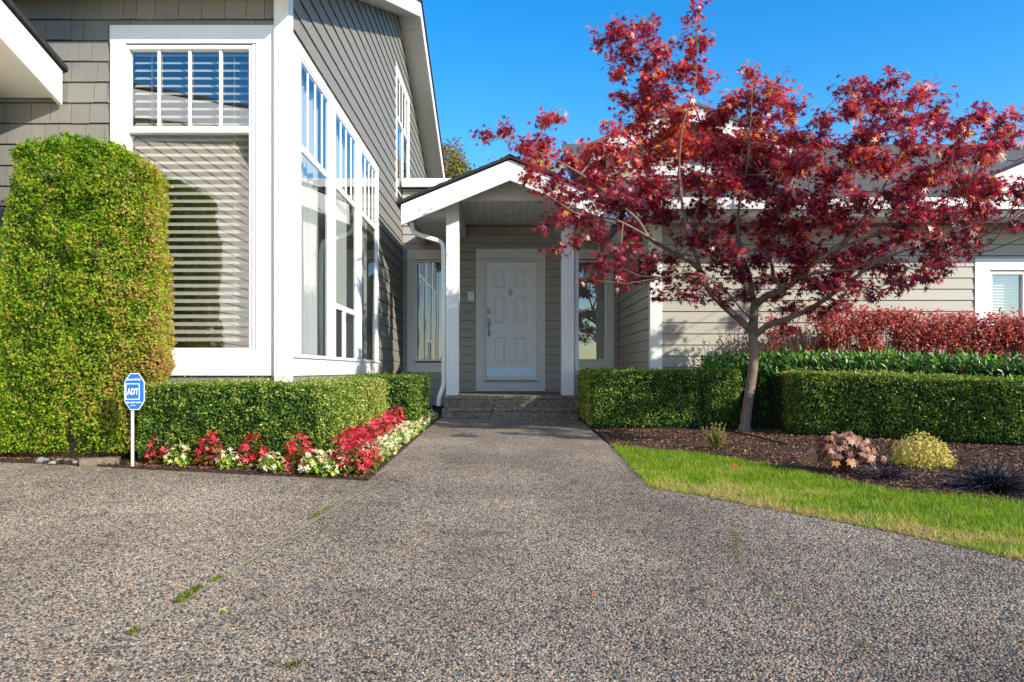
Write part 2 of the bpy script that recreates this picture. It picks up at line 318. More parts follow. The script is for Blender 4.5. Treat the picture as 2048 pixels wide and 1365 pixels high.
# ------------------------------------------------------------------ ground, driveway, path, beds, lawn
gm = MB()
for xs in ((-400, 0), (0, 400)):
    gm.add([(x, y, G(x if abs(x) < 50 else math.copysign(50, x), min(y, 40)) - .07) for x, y in ((xs[0], -400), (xs[1], -400), (xs[1], 600), (xs[0], 600))], [(0, 1, 2, 3)])
gm.build('ground', M['earth'], origin=(0, 0, 0))['kind'] = 'structure'
pl = [GP(758, 962), GP(880, 838)]; pr = [GP(1305, 978), GP(1222, 893), GP(1160, 842)]
YS = 10.70
pl[1] = (pl[1][0] * YS / pl[1][1], YS); pr[2] = (X(1158, YS), YS)
bedL = [GP(735, 962), GP(640, 957), GP(500, 950), GP(300, 940), GP(150, 931), GP(0, 925)]
lawn_low = [GP(1305, 978), GP(1400, 992), GP(1480, 1008), GP(1600, 1030), GP(1750, 1058), GP(1900, 1090), GP(2048, 1124)]
lx, ly = lawn_low[-1]; lawn_low += [(lx + 1.2, ly - .55), (lx + 3, ly - 1.6)]
dl = [(-30, -25), (0, -25), (0, YS + .35), (pl[1][0], YS + .35), pl[1], bedL[0]] + bedL[1:] + [(-4.5, 5.75), (-30, 6.0)]
dr = [(0, -25), (30, -25), (30, 0.2)] + lawn_low[::-1] + [pr[1], pr[2], (pr[2][0], YS + .35), (0, YS + .35)]
MB().add([(x, y, G(x, y)) for x, y in dl], [tuple(range(len(dl)))]).add([(x, y, G(x, y)) for x, y in dr], [tuple(range(len(dr)))]).build('driveway', M['drive'], origin=(0, 0, 0))['kind'] = 'structure'
# slab edge thickness shows along the beds
lift = .035
bedLp = [(x, y + .012) for x, y in bedL] + [(-8, 5.8), (-8, 6.5), (-1.75, 6.5), (-1.75, 12.9), (X(884, 12.9), 12.9), (pl[1][0] - .012, YS + .3), (pl[1][0] - .012, YS), (bedL[0][0] - .01, bedL[0][1] + .02)]
bedRp = [(pr[1][0] + .012, pr[1][1]), (pr[2][0] + .012, YS), (1.06, 11.0), (1.06, 12.9), (1.9, 12.9), (1.9, 10.1), (12, 10.1), (12, 4.6)]
lawn_top = [(pr[1][0] + .012, pr[1][1])] + [GP(*p, lift=.03) for p in ((1300, 897), (1400, 904), (1480, 918), (1560, 930), (1640, 948), (1720, 965), (1800, 977), (1900, 985), (2048, 998))]
ex, ey = lawn_top[-1]; lawn_top += [(ex + 2, ey - .25), (12, 4.6)]
bedRp = bedRp[1:-1] + lawn_top[::-1]
def sheet(name, poly, z, m, res=.25):
    poly = ccw(poly); me = bpy.data.meshes.new(name); bm = bmesh.new()
    f = bm.faces.new([bm.verts.new((x, y, 0)) for x, y in poly]); bmesh.ops.triangulate(bm, faces=[f])
    bmesh.ops.subdivide_edges(bm, edges=bm.edges[:], cuts=5, use_grid_fill=True)
    for v in bm.verts: v.co.z = G(v.co.x, v.co.y) + z(v.co.x, v.co.y)
    be = [e for e in bm.edges if e.is_boundary]; ex_ = bmesh.ops.extrude_edge_only(bm, edges=be)['geom']
    for v in ex_:
        if isinstance(v, bmesh.types.BMVert): v.co.z -= .09
    bm.to_mesh(me); bm.free(); me.materials.append(m); o = link(name, me); o['kind'] = 'structure'; return o
bump = lambda x, y: .012 + .02 * noise.noise(Vector((x * 1.7, y * 1.7, 0)))
sheet('planting_bed', bedLp, bump, M['soil']); sheet('planting_bed', bedRp, bump, M['soil'])
lawnp = lawn_low[:-1] + [(12, -1.0), (12, 4.6)] + lawn_top[::-1][1:] + [pr[0]]
lawnp = lawn_low + [(12, 2.0)] + lawn_top[::-1]
sheet('lawn_base', lawnp, lambda x, y: .003, M['turf'])
# joint lines pressed into the driveway
def strip(name, pts, w, m, z=.004):
    mb = MB()
    for (a, b) in zip(pts[:-1], pts[1:]):
        d = Vector((b[0] - a[0], b[1] - a[1], 0)).normalized() * (w / 2); n = Vector((-d.y, d.x, 0))
        q = [(a[0] - n.x, a[1] - n.y), (a[0] + n.x, a[1] + n.y), (b[0] + n.x, b[1] + n.y), (b[0] - n.x, b[1] - n.y)]
        mb.add([(x, y, G(x, y) + z) for x, y in q], [(0, 1, 2, 3)])
    o = mb.build(name, m); o['kind'] = 'structure'; return o
J0 = GP(757, 964); J1 = GP(262, 1270)
strip('driveway_joint', [J0, J1], .016, M['joint'])
strip('driveway_joint', [GP(262, 1272), GP(430, 1288)], .006, M['joint'])

# grass
def lawn():
    keep = [p for p in poly_points([(min(x, 6.2), y) for x, y in offset(ccw(lawnp), .012)], 150000)]
    q = np.array(keep); d = q[:, 1]; vis = (q[:, 0] / np.maximum(d, .5) < .80); q = q[vis]
    n = len(q); n0 = np.array([noise.noise(Vector((x * 1.3, y * 1.9, 3.1))) for x, y in q]); n1 = np.array([noise.noise(Vector((x * 6, y * 6, 1.1))) for x, y in q])
    # distance from the paved edge: the dry strip runs along it
    low = np.interp(q[:, 0], [p[0] for p in lawn_low], [p[1] for p in lawn_low]); top = np.interp(q[:, 0], [p[0] for p in lawn_top], [p[1] for p in lawn_top])
    t = (q[:, 1] - low) / np.maximum(top - low, .2)
    dry = np.clip(.95 - t * 1.9 + n0 * 1.1 - np.clip((q[:, 0] - 1.9) * .6, 0, .8) + n1 * .5, 0, 1) * np.clip((q[:, 0] - .7) * 3, 0, 1)
    tint = .3 + .22 * n1 + .12 * rng.normal(size=n) + dry * .5
    keepm = rng.random(n) > dry * .3
    q, tint, dry, n1 = q[keepm], tint[keepm], dry[keepm], n1[keepm]; n = len(q)
    P = np.column_stack([q[:, 0], q[:, 1], Gv(q[:, 0], q[:, 1]) + .002])
    up = np.column_stack([rng.normal(0, .38, n), rng.normal(0, .38, n), np.ones(n)]); up[:, :2] *= (1 + dry * 1.6)[:, None]
    up /= np.linalg.norm(up, axis=1, keepdims=True); R = frames(rng.normal(size=(n, 3)), spin=up)
    S = np.column_stack([rng.uniform(.022, .05, n) * (1 + .35 * n1), np.full(n, 1.0), np.full(n, 1.0)])
    T = [(0, -.0016, 0), (0, .0016, 0), (.6, .0012, .004), (.6, -.0012, .004), (1, 0, .010)]
    o = cloud('grass', P, R, S, T, [(0, 1, 2), (0, 2, 3), (3, 2, 4)], tint, M['grass']); o['kind'] = 'stuff'
lawn()
def chips(name, poly, n, lo=.008, hi=.03):
    q = poly_points(poly, n); P = np.column_stack([q, Gv(q[:, 0], q[:, 1]) + np.array([bump(x, y) for x, y in q]) + .006])
    nn = rng.normal(0, .45, (n, 3)); nn[:, 2] = 1; R = frames(nn); S = np.column_stack([rng.uniform(lo, hi, n), rng.uniform(.4, 1, n) * .012, np.full(n, .01)])
    T = [(-.5, -.5, 0), (.5, -.5, .1), (.6, .4, 0), (-.4, .5, .25)]
    o = cloud(name, P, R, S, T, [(0, 1, 2), (0, 2, 3)], rng.beta(1.3, 1.7, n), M['chip']); o['kind'] = 'stuff'
chips('bark_mulch', [(pr[1][0] + .03, pr[1][1]), (pr[2][0] + .03, YS - .3), (2.0, 9.5), (6.2, 9.0), (6.2, 4.9)] + lawn_top[1:-2][::-1], 48000, .008, .034)
chips('bark_mulch', [(x, y + .02) for x, y in bedL] + [(-4.4, 6.25), (-1.3, 6.25), (-1.3, 9.8), (pl[1][0] - .03, 10.2), (bedL[0][0] - .03, bedL[0][1] + .05)], 16000)

# ------------------------------------------------------------------ house
YF, XS, YB, XR, YR = 6.33, -1.835, 13.2, 1.93, 10.19     # front wall, gable wall, entry wall, entry right wall, wing wall
house = thing('house', (0, YB, 0), 'sage green shingled house with white trim and gabled entry porch', 'house')
H = house
zb = lambda rel: EYE + rel
rake_f = lambda y: (zb(3.10) + .41 * (y - 5.88)) if y < 12.75 else (zb(5.917) - .336 * (y - 12.75))   # lower edge of the barge board
# backing walls with openings
def wall_with_holes(name, axis, plane, thick, u0, u1, z0, z1, holes, m=None, topf=None):
    mb = MB(); us = sorted({u0, u1, *[h[0] for h in holes], *[h[1] for h in holes]}); zs = sorted({z0, z1, *[h[2] for h in holes], *[h[3] for h in holes]})
    for a, b in zip(us[:-1], us[1:]):
        for c, d in zip(zs[:-1], zs[1:]):
            if any(h[0] - 1e-6 <= a and b <= h[1] + 1e-6 and h[2] - 1e-6 <= c and d <= h[3] + 1e-6 for h in holes): continue
            if axis == 'y': mb.box(a, b, plane, plane + thick, c, d)
            elif axis == 'x-': mb.box(plane - thick, plane, a, b, c, d)
            else: mb.box(plane, plane + thick, a, b, c, d)
    return mb.build(name, m or M['wall'], H)
FW = (X(255, 6.37), X(510, 6.37), Z(705, 6.37), Z(95, 6.37))                  # front window opening
SW = [(6.745, 7.816), (8.11, 9.235), (9.55, 10.64)]; SZ = (zb(.125), zb(2.775))
UW = (12.62, 14.0, zb(3.0), zb(4.93))
LW = (X(831, 13.25), X(899, 13.25), Z(723, 13.25), Z(522, 13.25)); RWn = (X(1143, 13.25), X(1212, 13.25), Z(722, 13.25), Z(522, 13.25))
DR = (X(969, 13.25), X(1076, 13.25), Z(762, 13.25), Z(522, 13.25))
WW = (X(1972, 10.25), X(2044, 10.25), zb(.35), Z(545, 10.25))
wall_with_holes('wall', 'y', YF, .12, -7, -1.93, .0, zb(3.25), [FW])
wall_with_holes('wall', 'x-', XS, .12, YF, YB + 5, .0, zb(2.9), [(a, b, *SZ) for a, b in SW])
MB().prism_x([(YF, zb(2.9)), (12.6, zb(2.9)), (12.6, rake_f(12.6)), (YF, rake_f(YF))], XS - .12, XS).build('wall', M['wall'], H)
MB().prism_x([(14.02, zb(2.9)), (17.8, zb(2.9)), (17.8, rake_f(17.8)), (14.02, rake_f(14.02))], XS - .12, XS).build('wall', M['wall'], H)
MB().prism_x([(12.6, UW[3]), (14.02, UW[3]), (14.02, rake_f(14.02)), (12.75, rake_f(12.75)), (12.6, rake_f(12.6))], XS - .12, XS).build('wall', M['wall'], H)
MB().box(XS - .12, XS, 12.6, 14.02, zb(2.9), UW[2]).build('wall', M['wall'], H)
wall_with_holes('wall', 'y', YB, .12, XS, XR + .1, .1, zb(3.2), [LW, RWn, DR])
wall_with_holes('wall', 'x+', XR, .12, YR + .12, YB, .1, zb(2.4), [])
wall_with_holes('wall', 'y', YR, .12, XR, 12, .05, zb(2.2), [WW])
# rooms: back and side planes that the windows look onto
MB().box(-7.1, -7.0, YF, 18, 0, 5).box(-7, XS - .12, 10.9, 11, 0, 5).box(-7, XS - .12, YF + .12, 18, -.05, .05).box(-7, XS - .14, 17.8, 17.9, 0, 6).build('room_wall', M['inner'], H)
MB().box(XS, 12, 15.2, 15.3, .1, 3.5).box(XR + .2, 12, 12.5, 12.6, .1, 3).build('room_wall', M['inner'], H)

# shingles
_w = MB().add([(0, -.016, 0), (1, -.016, 0), (1, 0, 0), (0, 0, 0), (0, -.005, 1), (1, -.005, 1), (1, 0, 1), (0, 0, 1)],
              [(0, 3, 2, 1), (4, 5, 6, 7), (0, 1, 5, 4), (1, 2, 6, 5), (2, 3, 7, 6), (3, 0, 4, 7)])
def unit(name, mb, m):
    me = bpy.data.meshes.new(name); me.from_pydata(mb.v, [], mb.f); me.materials.append(m); return me
SH = unit('shingle', _w, M['shingle']); SB = unit('siding_board', _w, M['siding']); GBM = unit('siding_board', _w, M['garagewall'])
def clip_holes(a, b, z0, z1, holes):
    segs = [(a, b, z0, z1)]
    for h in holes:
        out = []
        for (p, q, c, d) in segs:
            if q <= h[0] or p >= h[1] or d <= h[2] or c >= h[3]: out.append((p, q, c, d)); continue
            if p < h[0]: out.append((p, h[0], c, d))
            if q > h[1]: out.append((h[1], q, c, d))
            p2, q2 = max(p, h[0]), min(q, h[1])
            if c < h[2] - .01: out.append((p2, q2, c, h[2]))
            if d > h[3] + .01: out.append((p2, q2, h[3], d))
        segs = out
    return [s for s in segs if s[1] - s[0] > .012]
def courses(u0, u1, zref, pitch, zlo, ztop, holes, wmin, wmax):
    out = []; k0 = math.floor((zlo - zref) / pitch)
    for k in range(k0, k0 + 60):
        z0 = zref + k * pitch; u = u0 - random.uniform(0, wmax)
        while u < u1:
            w = random.choice((wmin, (wmin + wmax) / 2, wmax, wmax * .85)) * random.uniform(.92, 1.08)
            a, b = max(u, u0), min(u + w, u1); u += w
            if b - a < .02: continue
            zt = min(z0 + pitch, ztop((a + b) / 2))
            if zt - z0 < .02 or z0 + pitch < zlo: continue
            out += clip_holes(a, b, z0, zt, holes)
    return out
PITCH = .172; ZREF = Z(82, YF)
trimF = (X(220, 6.30), X(548, 6.30), Z(752, 6.30), Z(50, 6.30))
fr = courses(-4.75, -1.93, ZREF, PITCH, .25, lambda u: zb(3.22), [trimF], .115, .215)
trimS = (6.30, 10.80, zb(-.045), zb(2.885)); trimU = (12.44, 14.2, zb(2.85), zb(5.06))
sd_ = courses(YF, 17.75, ZREF, PITCH, .3, lambda y: rake_f(y) + .05, [trimS, trimU], .115, .215)
sd_ = [s for s in sd_ if not (s[0] > YB + .02 and s[3] < zb(3.1))]
def put(me, name, s, plane, side, jit=0.0):
    o = bpy.data.objects.new(name, me); C.objects.link(o); o.parent = H
    j = random.uniform(-jit, jit); w = s[1] - s[0] - (.004 if side != 'lap' else .002)
    if side == 'x+': loc = Vector((plane, s[0] + .002, s[2] + j)); o.rotation_euler[2] = math.pi / 2
    elif side == 'x-': loc = Vector((plane, s[1] - .002, s[2] + j)); o.rotation_euler[2] = -math.pi / 2
    else: loc = Vector((s[0] + .001, plane, s[2] + j))
    o.location = loc - ORG[H.name]; o.scale = (w, 1.25 if side != 'lap' else 1.4, s[3] - s[2] - j - .006); return o
for s in fr: put(SH, 'shingle', s, YF, 'y', .003)
sd_.sort(key=lambda s: (s[0] + s[1]) / 2 / (s[1] - s[0]) ** .2 + (4 if s[3] > zb(3.8) + .4 * (s[0] - 6.3) else 0))
n_ind = max(0, 300 - len(fr))
for s in sd_[:n_ind]: put(SH, 'shingle', s, XS, 'x+', .003)
mb = MB()
for s in sd_[n_ind:]:
    j = random.uniform(-.003, .003)
    mb.add([(XS - y * 1.25, s[0] + .002 + x * (s[1] - s[0] - .004), s[2] + j + z * (s[3] - s[2] - j - .006)) for x, y, z in _w.v], _w.f)
o = mb.build('shingle', M['shingle'], H); o['kind'] = 'stuff'

# lap siding boards
LP = .149; zr = Z(727.4, YB)
def lap(plane, side, u0, u1, zlo, zhi, holes, lref=None):
    k = math.floor((zlo - (lref or zr)) / LP)
    while True:
        z0 = (lref or zr) + k * LP; k += 1
        if z0 >= zhi - .02: break
        if z0 + LP < zlo + .02: continue
        a, b = max(z0, zlo), min(z0 + LP, zhi)
        for s in clip_holes(u0, u1, a, b, holes):
            u = s[0]
            while s[1] - u > 3.4: v = u + random.uniform(1.4, 2.9); put(SB, 'siding_board', (u, v, s[2], s[3]), plane, side); u = v + .0015
            put(SB, 'siding_board', (u, s[1], s[2], s[3]), plane, side)
tLW = (X(814, 13.17), X(913, 13.17), Z(745.5, 13.17), Z(500, 13.17)); tRW = (X(1128, 13.17), X(1228, 13.17), Z(742, 13.17), Z(499, 13.17))
tDR = (X(952, 13.17), X(1091, 13.17), Z(783, 13.17), Z(498, 13.17))
lap(YB, 'lap', XS + .02, XR - .02, .2, zb(2.50), [tLW, tRW, tDR])
lap(YB, 'lap', XS + .02, XR - .02, zb(2.50), zb(3.15), [])
lap(XR, 'x-', YR + .02, YB - .02, .2, zb(2.25), [])
tWW = (X(1950, 10.16), X(2066, 10.16), zb(.22), Z(517, 10.16))
lap(YR, 'lap', XR + .12, 11, .12, zb(2.0), [tWW], Z(556, YR))

# corner boards
MB().box(-1.925, -1.805, 6.275, YF + .02, .05, rake_f(6.3) + .1).box(-1.835, -1.803, YF + .022, 6.42, .05, rake_f(6.3) + .1).build('corner_board', M['white'], H, .004, segs=1)
bx('corner_board', XR - .03, XR + .13, YR - .03, YR, .1, zb(2.0), M['white'], H); bx('corner_board', XR - .028, XR - .002, YR + .002, YR + .09, .1, zb(2.0), M['white'], H)
# white frieze / parapet above the entry wall, flat roof behind
bx('fascia', XS + .02, X(1000, 13.1), 13.06, 13.12, Z(375, 13.1), Z(358, 13.1), M['white_h'], H)
MB().box(XS, 2.2, 13.12, 18, zb(3.2), zb(3.26)).build('roof', M['roofdark'], H)

# ---- windows
def window(name_label, axis, plane, op, trims, sash=.035, proud=.03, depth=.06, fo=.012):
    """axis 'y' faces -y, 'x' faces +x. op=(u0,u1,z0,z1). returns the window frame object"""
    u0, u1, z0, z1 = op
    def B(mb, a, b, c, d, p0, p1):      # p measured outward from the plane
        if axis == 'y': mb.box(a, b, plane - p1, plane - p0, c, d)
        else: mb.box(plane + p0, plane + p1, a, b, c, d)
        return mb
    mb = MB(); B(mb, u0, u0 + sash, z0, z1, -depth, fo); B(mb, u1 - sash, u1, z0, z1, -depth, fo)
    B(mb, u0 + sash, u1 - sash, z0, z0 + sash, -depth, fo); B(mb, u0 + sash, u1 - sash, z1 - sash, z1, -depth, fo)
    w = mb.build('window', M['vinyl'], H, .004, segs=1)
    if name_label: w['label'] = name_label
    axis_of[w.name] = (axis, plane)
    for (a, b, c, d) in trims:
        B(MB(), a, b, c, d, .0, proud).build('trim_board', M['white'] if (d - c) > (b - a) else M['white_h'], w, .003, segs=1)
    return w, B
axis_of = {}
def pane(w, B, a, b, c, d, m, off=-.03):
    ax, pl_ = axis_of[w.name]
    V = [(u, pl_ - off, z) for u, z in ((a, c), (b, c), (b, d), (a, d))] if ax == 'y' else [(pl_ + off, u, z) for u, z in ((a, c), (b, c), (b, d), (a, d))]
    mb = MB().add(V, [(0, 1, 2, 3)]); a_ = np.array(mb.v); me = bpy.data.meshes.new('pane'); o0 = Vector((a_.min(0) + a_.max(0)) / 2)
    me.from_pydata([tuple(Vector(v) - o0) for v in V], [], [(0, 1, 2, 3)]); me.materials.append(m); return link('pane', me, w, o0)
def bars(w, B, a, b, c, d, n, wid=.024, off=-.012):
    for i in range(1, n + 1):
        u = a + (b - a) * i / (n + 1); B(MB(), u - wid / 2, u + wid / 2, c, d, off - .012, off + .006).build('muntin', M['vinyl'], w, .003, segs=1)
def slats(w, axis, plane, a, b, c, d, pitch, width, tilt, setback, single=True):
    """blind slats hanging behind the pane"""
    n = int((d - c) / pitch); dy, dz = width / 2 * math.cos(tilt), width / 2 * math.sin(tilt); big = MB()
    me = None
    for i in range(n):
        z = d - .03 - i * pitch; y = plane + setback
        V = [(a, y - dy, z - dz), (b, y - dy, z - dz), (b, y, z + .004), (a, y, z + .004), (b, y + dy, z + dz), (a, y + dy, z + dz)]
        Fc = [(0, 1, 2, 3), (3, 2, 4, 5)]
        if single:
            if me is None:
                mb = MB().add(V, Fc); o = mb.build('blind_slat', M['blind'], w, origin=(0, y, z)); me = o.data
            else: link('blind_slat', me, w, (0, y, z))
        else: big.add(V, Fc)
    if not single: o = big.build('blind_slat', M['blind'], w); o['kind'] = 'stuff'
    cords = MB()
    for u in ((a * .85 + b * .15), (a * .15 + b * .85)): cords.box(u - .0012, u + .0012, plane + setback - dy - .004, plane + setback - dy - .002, c, d)
    cords.build('blind_tape', M['blind'], w)
# front window
t = trimF; rz0, rz1 = Z(270, 6.37), Z(257, 6.37)
w, B = window('large front window with four small upper panes and drawn blinds', 'y', YF, FW,
     [(t[0], t[0] + .125, t[2] + .2, t[3] - .15), (t[1] - .15, t[1], t[2] + .2, t[3] - .15), (t[0] - .004, t[1] + .004, t[3] - .15, t[3]), (t[0] - .004, t[1] + .004, t[2], t[2] + .2)][:4])
# fill strips between trim and sash
for a, b, c, d in ((t[0] + .127, FW[0], FW[2], FW[3]), (FW[1], t[1] - .152, FW[2], FW[3])): B(MB(), a, b, c, d, 0, .022).build('trim_board', M['vinyl'], w)
B(MB(), FW[0] + .035, FW[1] - .035, rz0, rz1, -.05, .014).build('rail', M['vinyl'], w, .004, segs=1)
pane(w, B, FW[0] + .035, FW[1] - .035, FW[2] + .035, rz0, M['glass']); pane(w, B, FW[0] + .035, FW[1] - .035, rz1, FW[3] - .035, M['glass'])
bars(w, B, FW[0] + .02, FW[1] - .02, rz1, FW[3] - .035, 3)
slats(w, 'y', YF, FW[0] + .05, FW[1] - .03, FW[2] + .02, FW[3] - .02, .0645, .060, math.radians(40), .08)
# gable wall windows
tS = trimS; rl = (zb(1.95), zb(2.015)); first = True; wins = []
labs = ['tall side window nearest the corner post with sheer curtain', 'middle side window with a small opening sash at the bottom', 'far side window nearest the porch']
for i, (a, b) in enumerate(SW):
    lo = 6.42 if i == 0 else (SW[i - 1][1] + a) / 2; hi = 10.80 if i == 2 else (b + SW[i + 1][0]) / 2
    w, B = window(labs[i], 'x', XS, (a, b, *SZ), [(lo + .001, a, SZ[0], SZ[1]), (b, hi - .001, SZ[0], SZ[1]), (lo, hi, SZ[1] + .001, tS[3]), (lo, hi, tS[2], SZ[0] - .001)], sash=.022, proud=.012, depth=.03, fo=.006)
    B(MB(), lo, hi, SZ[0] - .012, SZ[0] + .012, .012, .03).build('sill', M['vinyl'], w, .003, segs=1)
    B(MB(), a + .04, b - .04, rl[0], rl[1], -.02, .008).build('rail', M['vinyl'], w, .003, segs=1)
    pane(w, B, a + .02, b - .02, rl[1], SZ[1] - .02, M['glass'], -.002); bars(w, B, a, b, rl[1], SZ[1] - .04, 3, off=.0, wid=.02)
    if i == 1:
        zz = (zb(.66), zb(.72)); B(MB(), a + .04, b - .04, zz[0], zz[1], -.02, .014).build('rail', M['vinyl'], w, .003, segs=1)
        B(MB(), 8.47, 8.60, SZ[0] + .02, zz[0], -.02, .010).build('mullion', M['vinyl'], w, .003, segs=1)
        pane(w, B, a + .02, b - .02, zz[1], rl[0], M['glass'], -.002); pane(w, B, 8.60, b - .02, SZ[0] + .02, zz[0], M['glass'], -.002)
        B(MB(), a + .02, 8.47, SZ[0] + .02, zz[0], -.008, -.004).build('insect_screen', M['screen'], w)
    else: pane(w, B, a + .02, b - .02, SZ[0] + .02, rl[0], M['glass'], -.002)
    # sheer curtain, gathered in folds
    n = 90; ys = np.linspace(a - .05, b + .05, n); ph = random.random() * 6
    for (p, q, dn) in (((0, n, 0),) if i != 1 else ((0, n, 0),)):
        V = []; Fc = []
        for k in range(p, q):
            x = XS - .13 + .02 * math.sin(ys[k] * 34 + ph + 1.5 * math.sin(ys[k] * 7)) + .012 * math.sin(ys[k] * 90); V += [(x, ys[k], SZ[0] - .1), (x + .01 * math.sin(ys[k] * 50), ys[k], SZ[1] + .05)]
            if k > p: m_ = len(V) - 4; Fc.append((m_, m_ + 2, m_ + 3, m_ + 1))
        o = MB().add(V, Fc).build('curtain', M['curtain'], w, smooth=True)
# small upper gable window
w, B = window('small upper gable window', 'x', XS, UW, [(trimU[0], UW[0], trimU[2], trimU[3] - .13), (UW[1], trimU[1], trimU[2], trimU[3] - .13), (trimU[0], trimU[1], trimU[3] - .13, trimU[3])], sash=.03, proud=.014, depth=.03, fo=.008)
zm = (zb(4.17), zb(4.24)); B(MB(), UW[0] + .04, UW[1] - .04, *zm, -.05, .014).build('rail', M['vinyl'], w); bars(w, B, UW[0], UW[1], zm[1], UW[3] - .04, 3, off=.002)
um = (UW[0] + UW[1]) / 2; B(MB(), um - .04, um + .04, UW[2], zm[0], -.05, .014).build('mullion', M['vinyl'], w)
pane(w, B, UW[0] + .03, UW[1] - .03, zm[1], UW[3] - .03, M['glass'], 0); pane(w, B, UW[0] + .03, UW[1] - .03, UW[2], zm[0], M['glass'], 0)
V = []
MB().box(XS - .5, XS - .3, UW[0] - .2, UW[1] + .2, UW[2] - .2, UW[3] + .2).build('curtain', M['curtain'], w)
# narrow windows beside the porch
for op, tr, lab in ((LW, tLW, 'narrow window left of the porch post'), (RWn, tRW, 'narrow window right of the porch post')):
    w, B = window(lab, 'y', YB, op, [(tr[0], op[0], tr[2] + .17, tr[3] - .17), (op[1], tr[1], tr[2] + .17, tr[3] - .17), (tr[0], tr[1], tr[3] - .169, tr[3]), (tr[0], tr[1], tr[2], tr[2] + .169)], sash=.03)
    pane(w, B, op[0] + .03, op[1] - .03, op[2] + .03, op[3] - .03, M['glass2'])
    slats(w, 'y', YB, op[0] + .03, op[1] - .03, op[2] + .02, op[3], .0345, .034, math.radians(60), .12, single=False)
    if op is LW:
        mb = MB(); n = 14; mb.add([(X(884, 13.22) + .028 * math.cos(2 * math.pi * k / n), YB + .018, Z(718, 13.2) + .028 * math.sin(2 * math.pi * k / n)) for k in range(n)] + [(X(884, 13.22), YB + .016, Z(718, 13.2))], [(k, (k + 1) % n, n) for k in range(n)])
        mb.build('security_sticker', M['signblue'], w)
# wing window
w, B = window('wide window of the right wing with blinds', 'y', YR, WW, [(tWW[0], WW[0], tWW[2], tWW[3] - .16), (WW[1], tWW[1], tWW[2], tWW[3] - .16), (tWW[0], tWW[1], tWW[3] - .159, tWW[3])], sash=.04)
pane(w, B, WW[0] + .04, WW[1] - .04, WW[2] + .04, WW[3] - .04, M['glass'])
slats(w, 'y', YR, WW[0] + .05, WW[1] - .05, WW[2], WW[3] - .02, .04, .038, math.radians(50), .12, single=False)

# ---- front door
df, B_ = None, None
yd = YB - .03
fr_ = MB().box(tDR[0], DR[0] - .02, yd, YB, Z(765, 13.17), tDR[3] - .17).box(DR[1] + .02, tDR[1], yd, YB, Z(765, 13.17), tDR[3] - .17).build('door_frame', M['white'], H, .004, segs=1)
MB().box(tDR[0], tDR[1], yd, YB, tDR[3] - .169, tDR[3]).build('head_board', M['white_h'], fr_, .003, segs=1)
MB().box(tDR[0], tDR[1], yd - .01, YB, tDR[2], Z(765, 13.17)).build('base_board', M['white_h'], fr_, .003, segs=1)
MB().box(DR[0] - .02, DR[0] + .02, yd + .008, YB + .06, Z(764, 13.17), DR[3] + .02).box(DR[1] - .02, DR[1] + .02, yd + .008, YB + .06, Z(764, 13.17), DR[3] + .02).box(DR[0] + .02, DR[1] - .02, yd + .008, YB + .06, DR[3] - .02, DR[3] + .02).build('jamb', M['white'], fr_, .002, segs=1)
MB().box(DR[0] + .02, DR[1] - .02, yd - .012, YB + .06, Z(764.5, 13.17), Z(761, 13.17)).build('threshold', M['metal'], fr_, .002, segs=1)
dx0, dx1, dz0, dz1 = DR[0] + .022, DR[1] - .022, Z(760.5, 13.2), DR[3] - .022; yD = YB + .03
door = bx('front_door', dx0, dx1, yD, yD + .045, dz0, dz1, M['door'], H); door['label'] = 'white six-panel front door'
for a, b in ((989, 1011), (1029, 1053)):
    for c, d in ((539, 576), (594, 647), (675, 728)):
        x0, x1, z0, z1 = X(a, yD), X(b, yD), Z(d, yD), Z(c, yD); e = .022; g = .045
        V = [(x0, yD - .001, z0), (x1, yD - .001, z0), (x1, yD - .001, z1), (x0, yD - .001, z1)]
        ring = lambda k, y: [(x0 + k, y, z0 + k), (x1 - k, y, z0 + k), (x1 - k, y, z1 - k), (x0 + k, y, z1 - k)]
        L_ = [ring(0, yD - .001), ring(.007, yD - .012), ring(.018, yD - .0015), ring(.030, yD - .0015), ring(.048, yD - .011)]
        mb = MB(); vs = sum(L_, []); fs = [(4 * r + k, 4 * r + (k + 1) % 4, 4 * r + 4 + (k + 1) % 4, 4 * r + 4 + k) for r in range(4) for k in range(4)] + [(16, 17, 18, 19)]
        mb.add(vs, fs).build('door_panel', M['door'], door)
kp = MB().box(X(974, yD), X(1068, yD), yD - .004, yD - .0005, Z(753.5, yD), Z(736, yD)).build('kick_plate', M['kick'], door)
# knocker, deadbolt and handle set
kx = X(1021, yD)
mb = MB().box(kx - .035, kx + .035, yD - .012, yD - .0005, Z(590, yD), Z(583, yD))
mb = MB(); n = 14
P0 = [(kx + s * r, z) for s, r, z in ((0, 0, Z(577, yD)), (1, .018, Z(580, yD)), (1, .012, Z(582, yD)), (1, .042, Z(583.5, yD)), (1, .036, Z(588, yD)), (1, .014, Z(592, yD)), (0, 0, Z(595, yD)), (-1, .014, Z(592, yD)), (-1, .036, Z(588, yD)), (-1, .042, Z(583.5, yD)), (-1, .012, Z(582, yD)), (-1, .018, Z(580, yD)))]
mb.prism_y(P0[::-1], yD - .014, yD - .0005); kn = mb.build('door_knocker', M['metal'], door, .002, segs=1)
mb = MB().box(X(975, yD), X(981.5, yD), yD - .02, yD - .0005, Z(629, yD), Z(618, yD)).tube([(X(978.2, yD), yD - .02, Z(623.5, yD)), (X(978.2, yD), yD - .032, Z(623.5, yD))], .017, 12); mb.build('deadbolt', M['metal'], door)
mb = MB().box(X(974.5, yD), X(982, yD), yD - .016, yD - .0005, Z(651, yD), Z(637, yD)).tube([(X(978.2, yD), yD - .016, Z(642, yD)), (X(978.2, yD), yD - .03, Z(642, yD))], .016, 12)
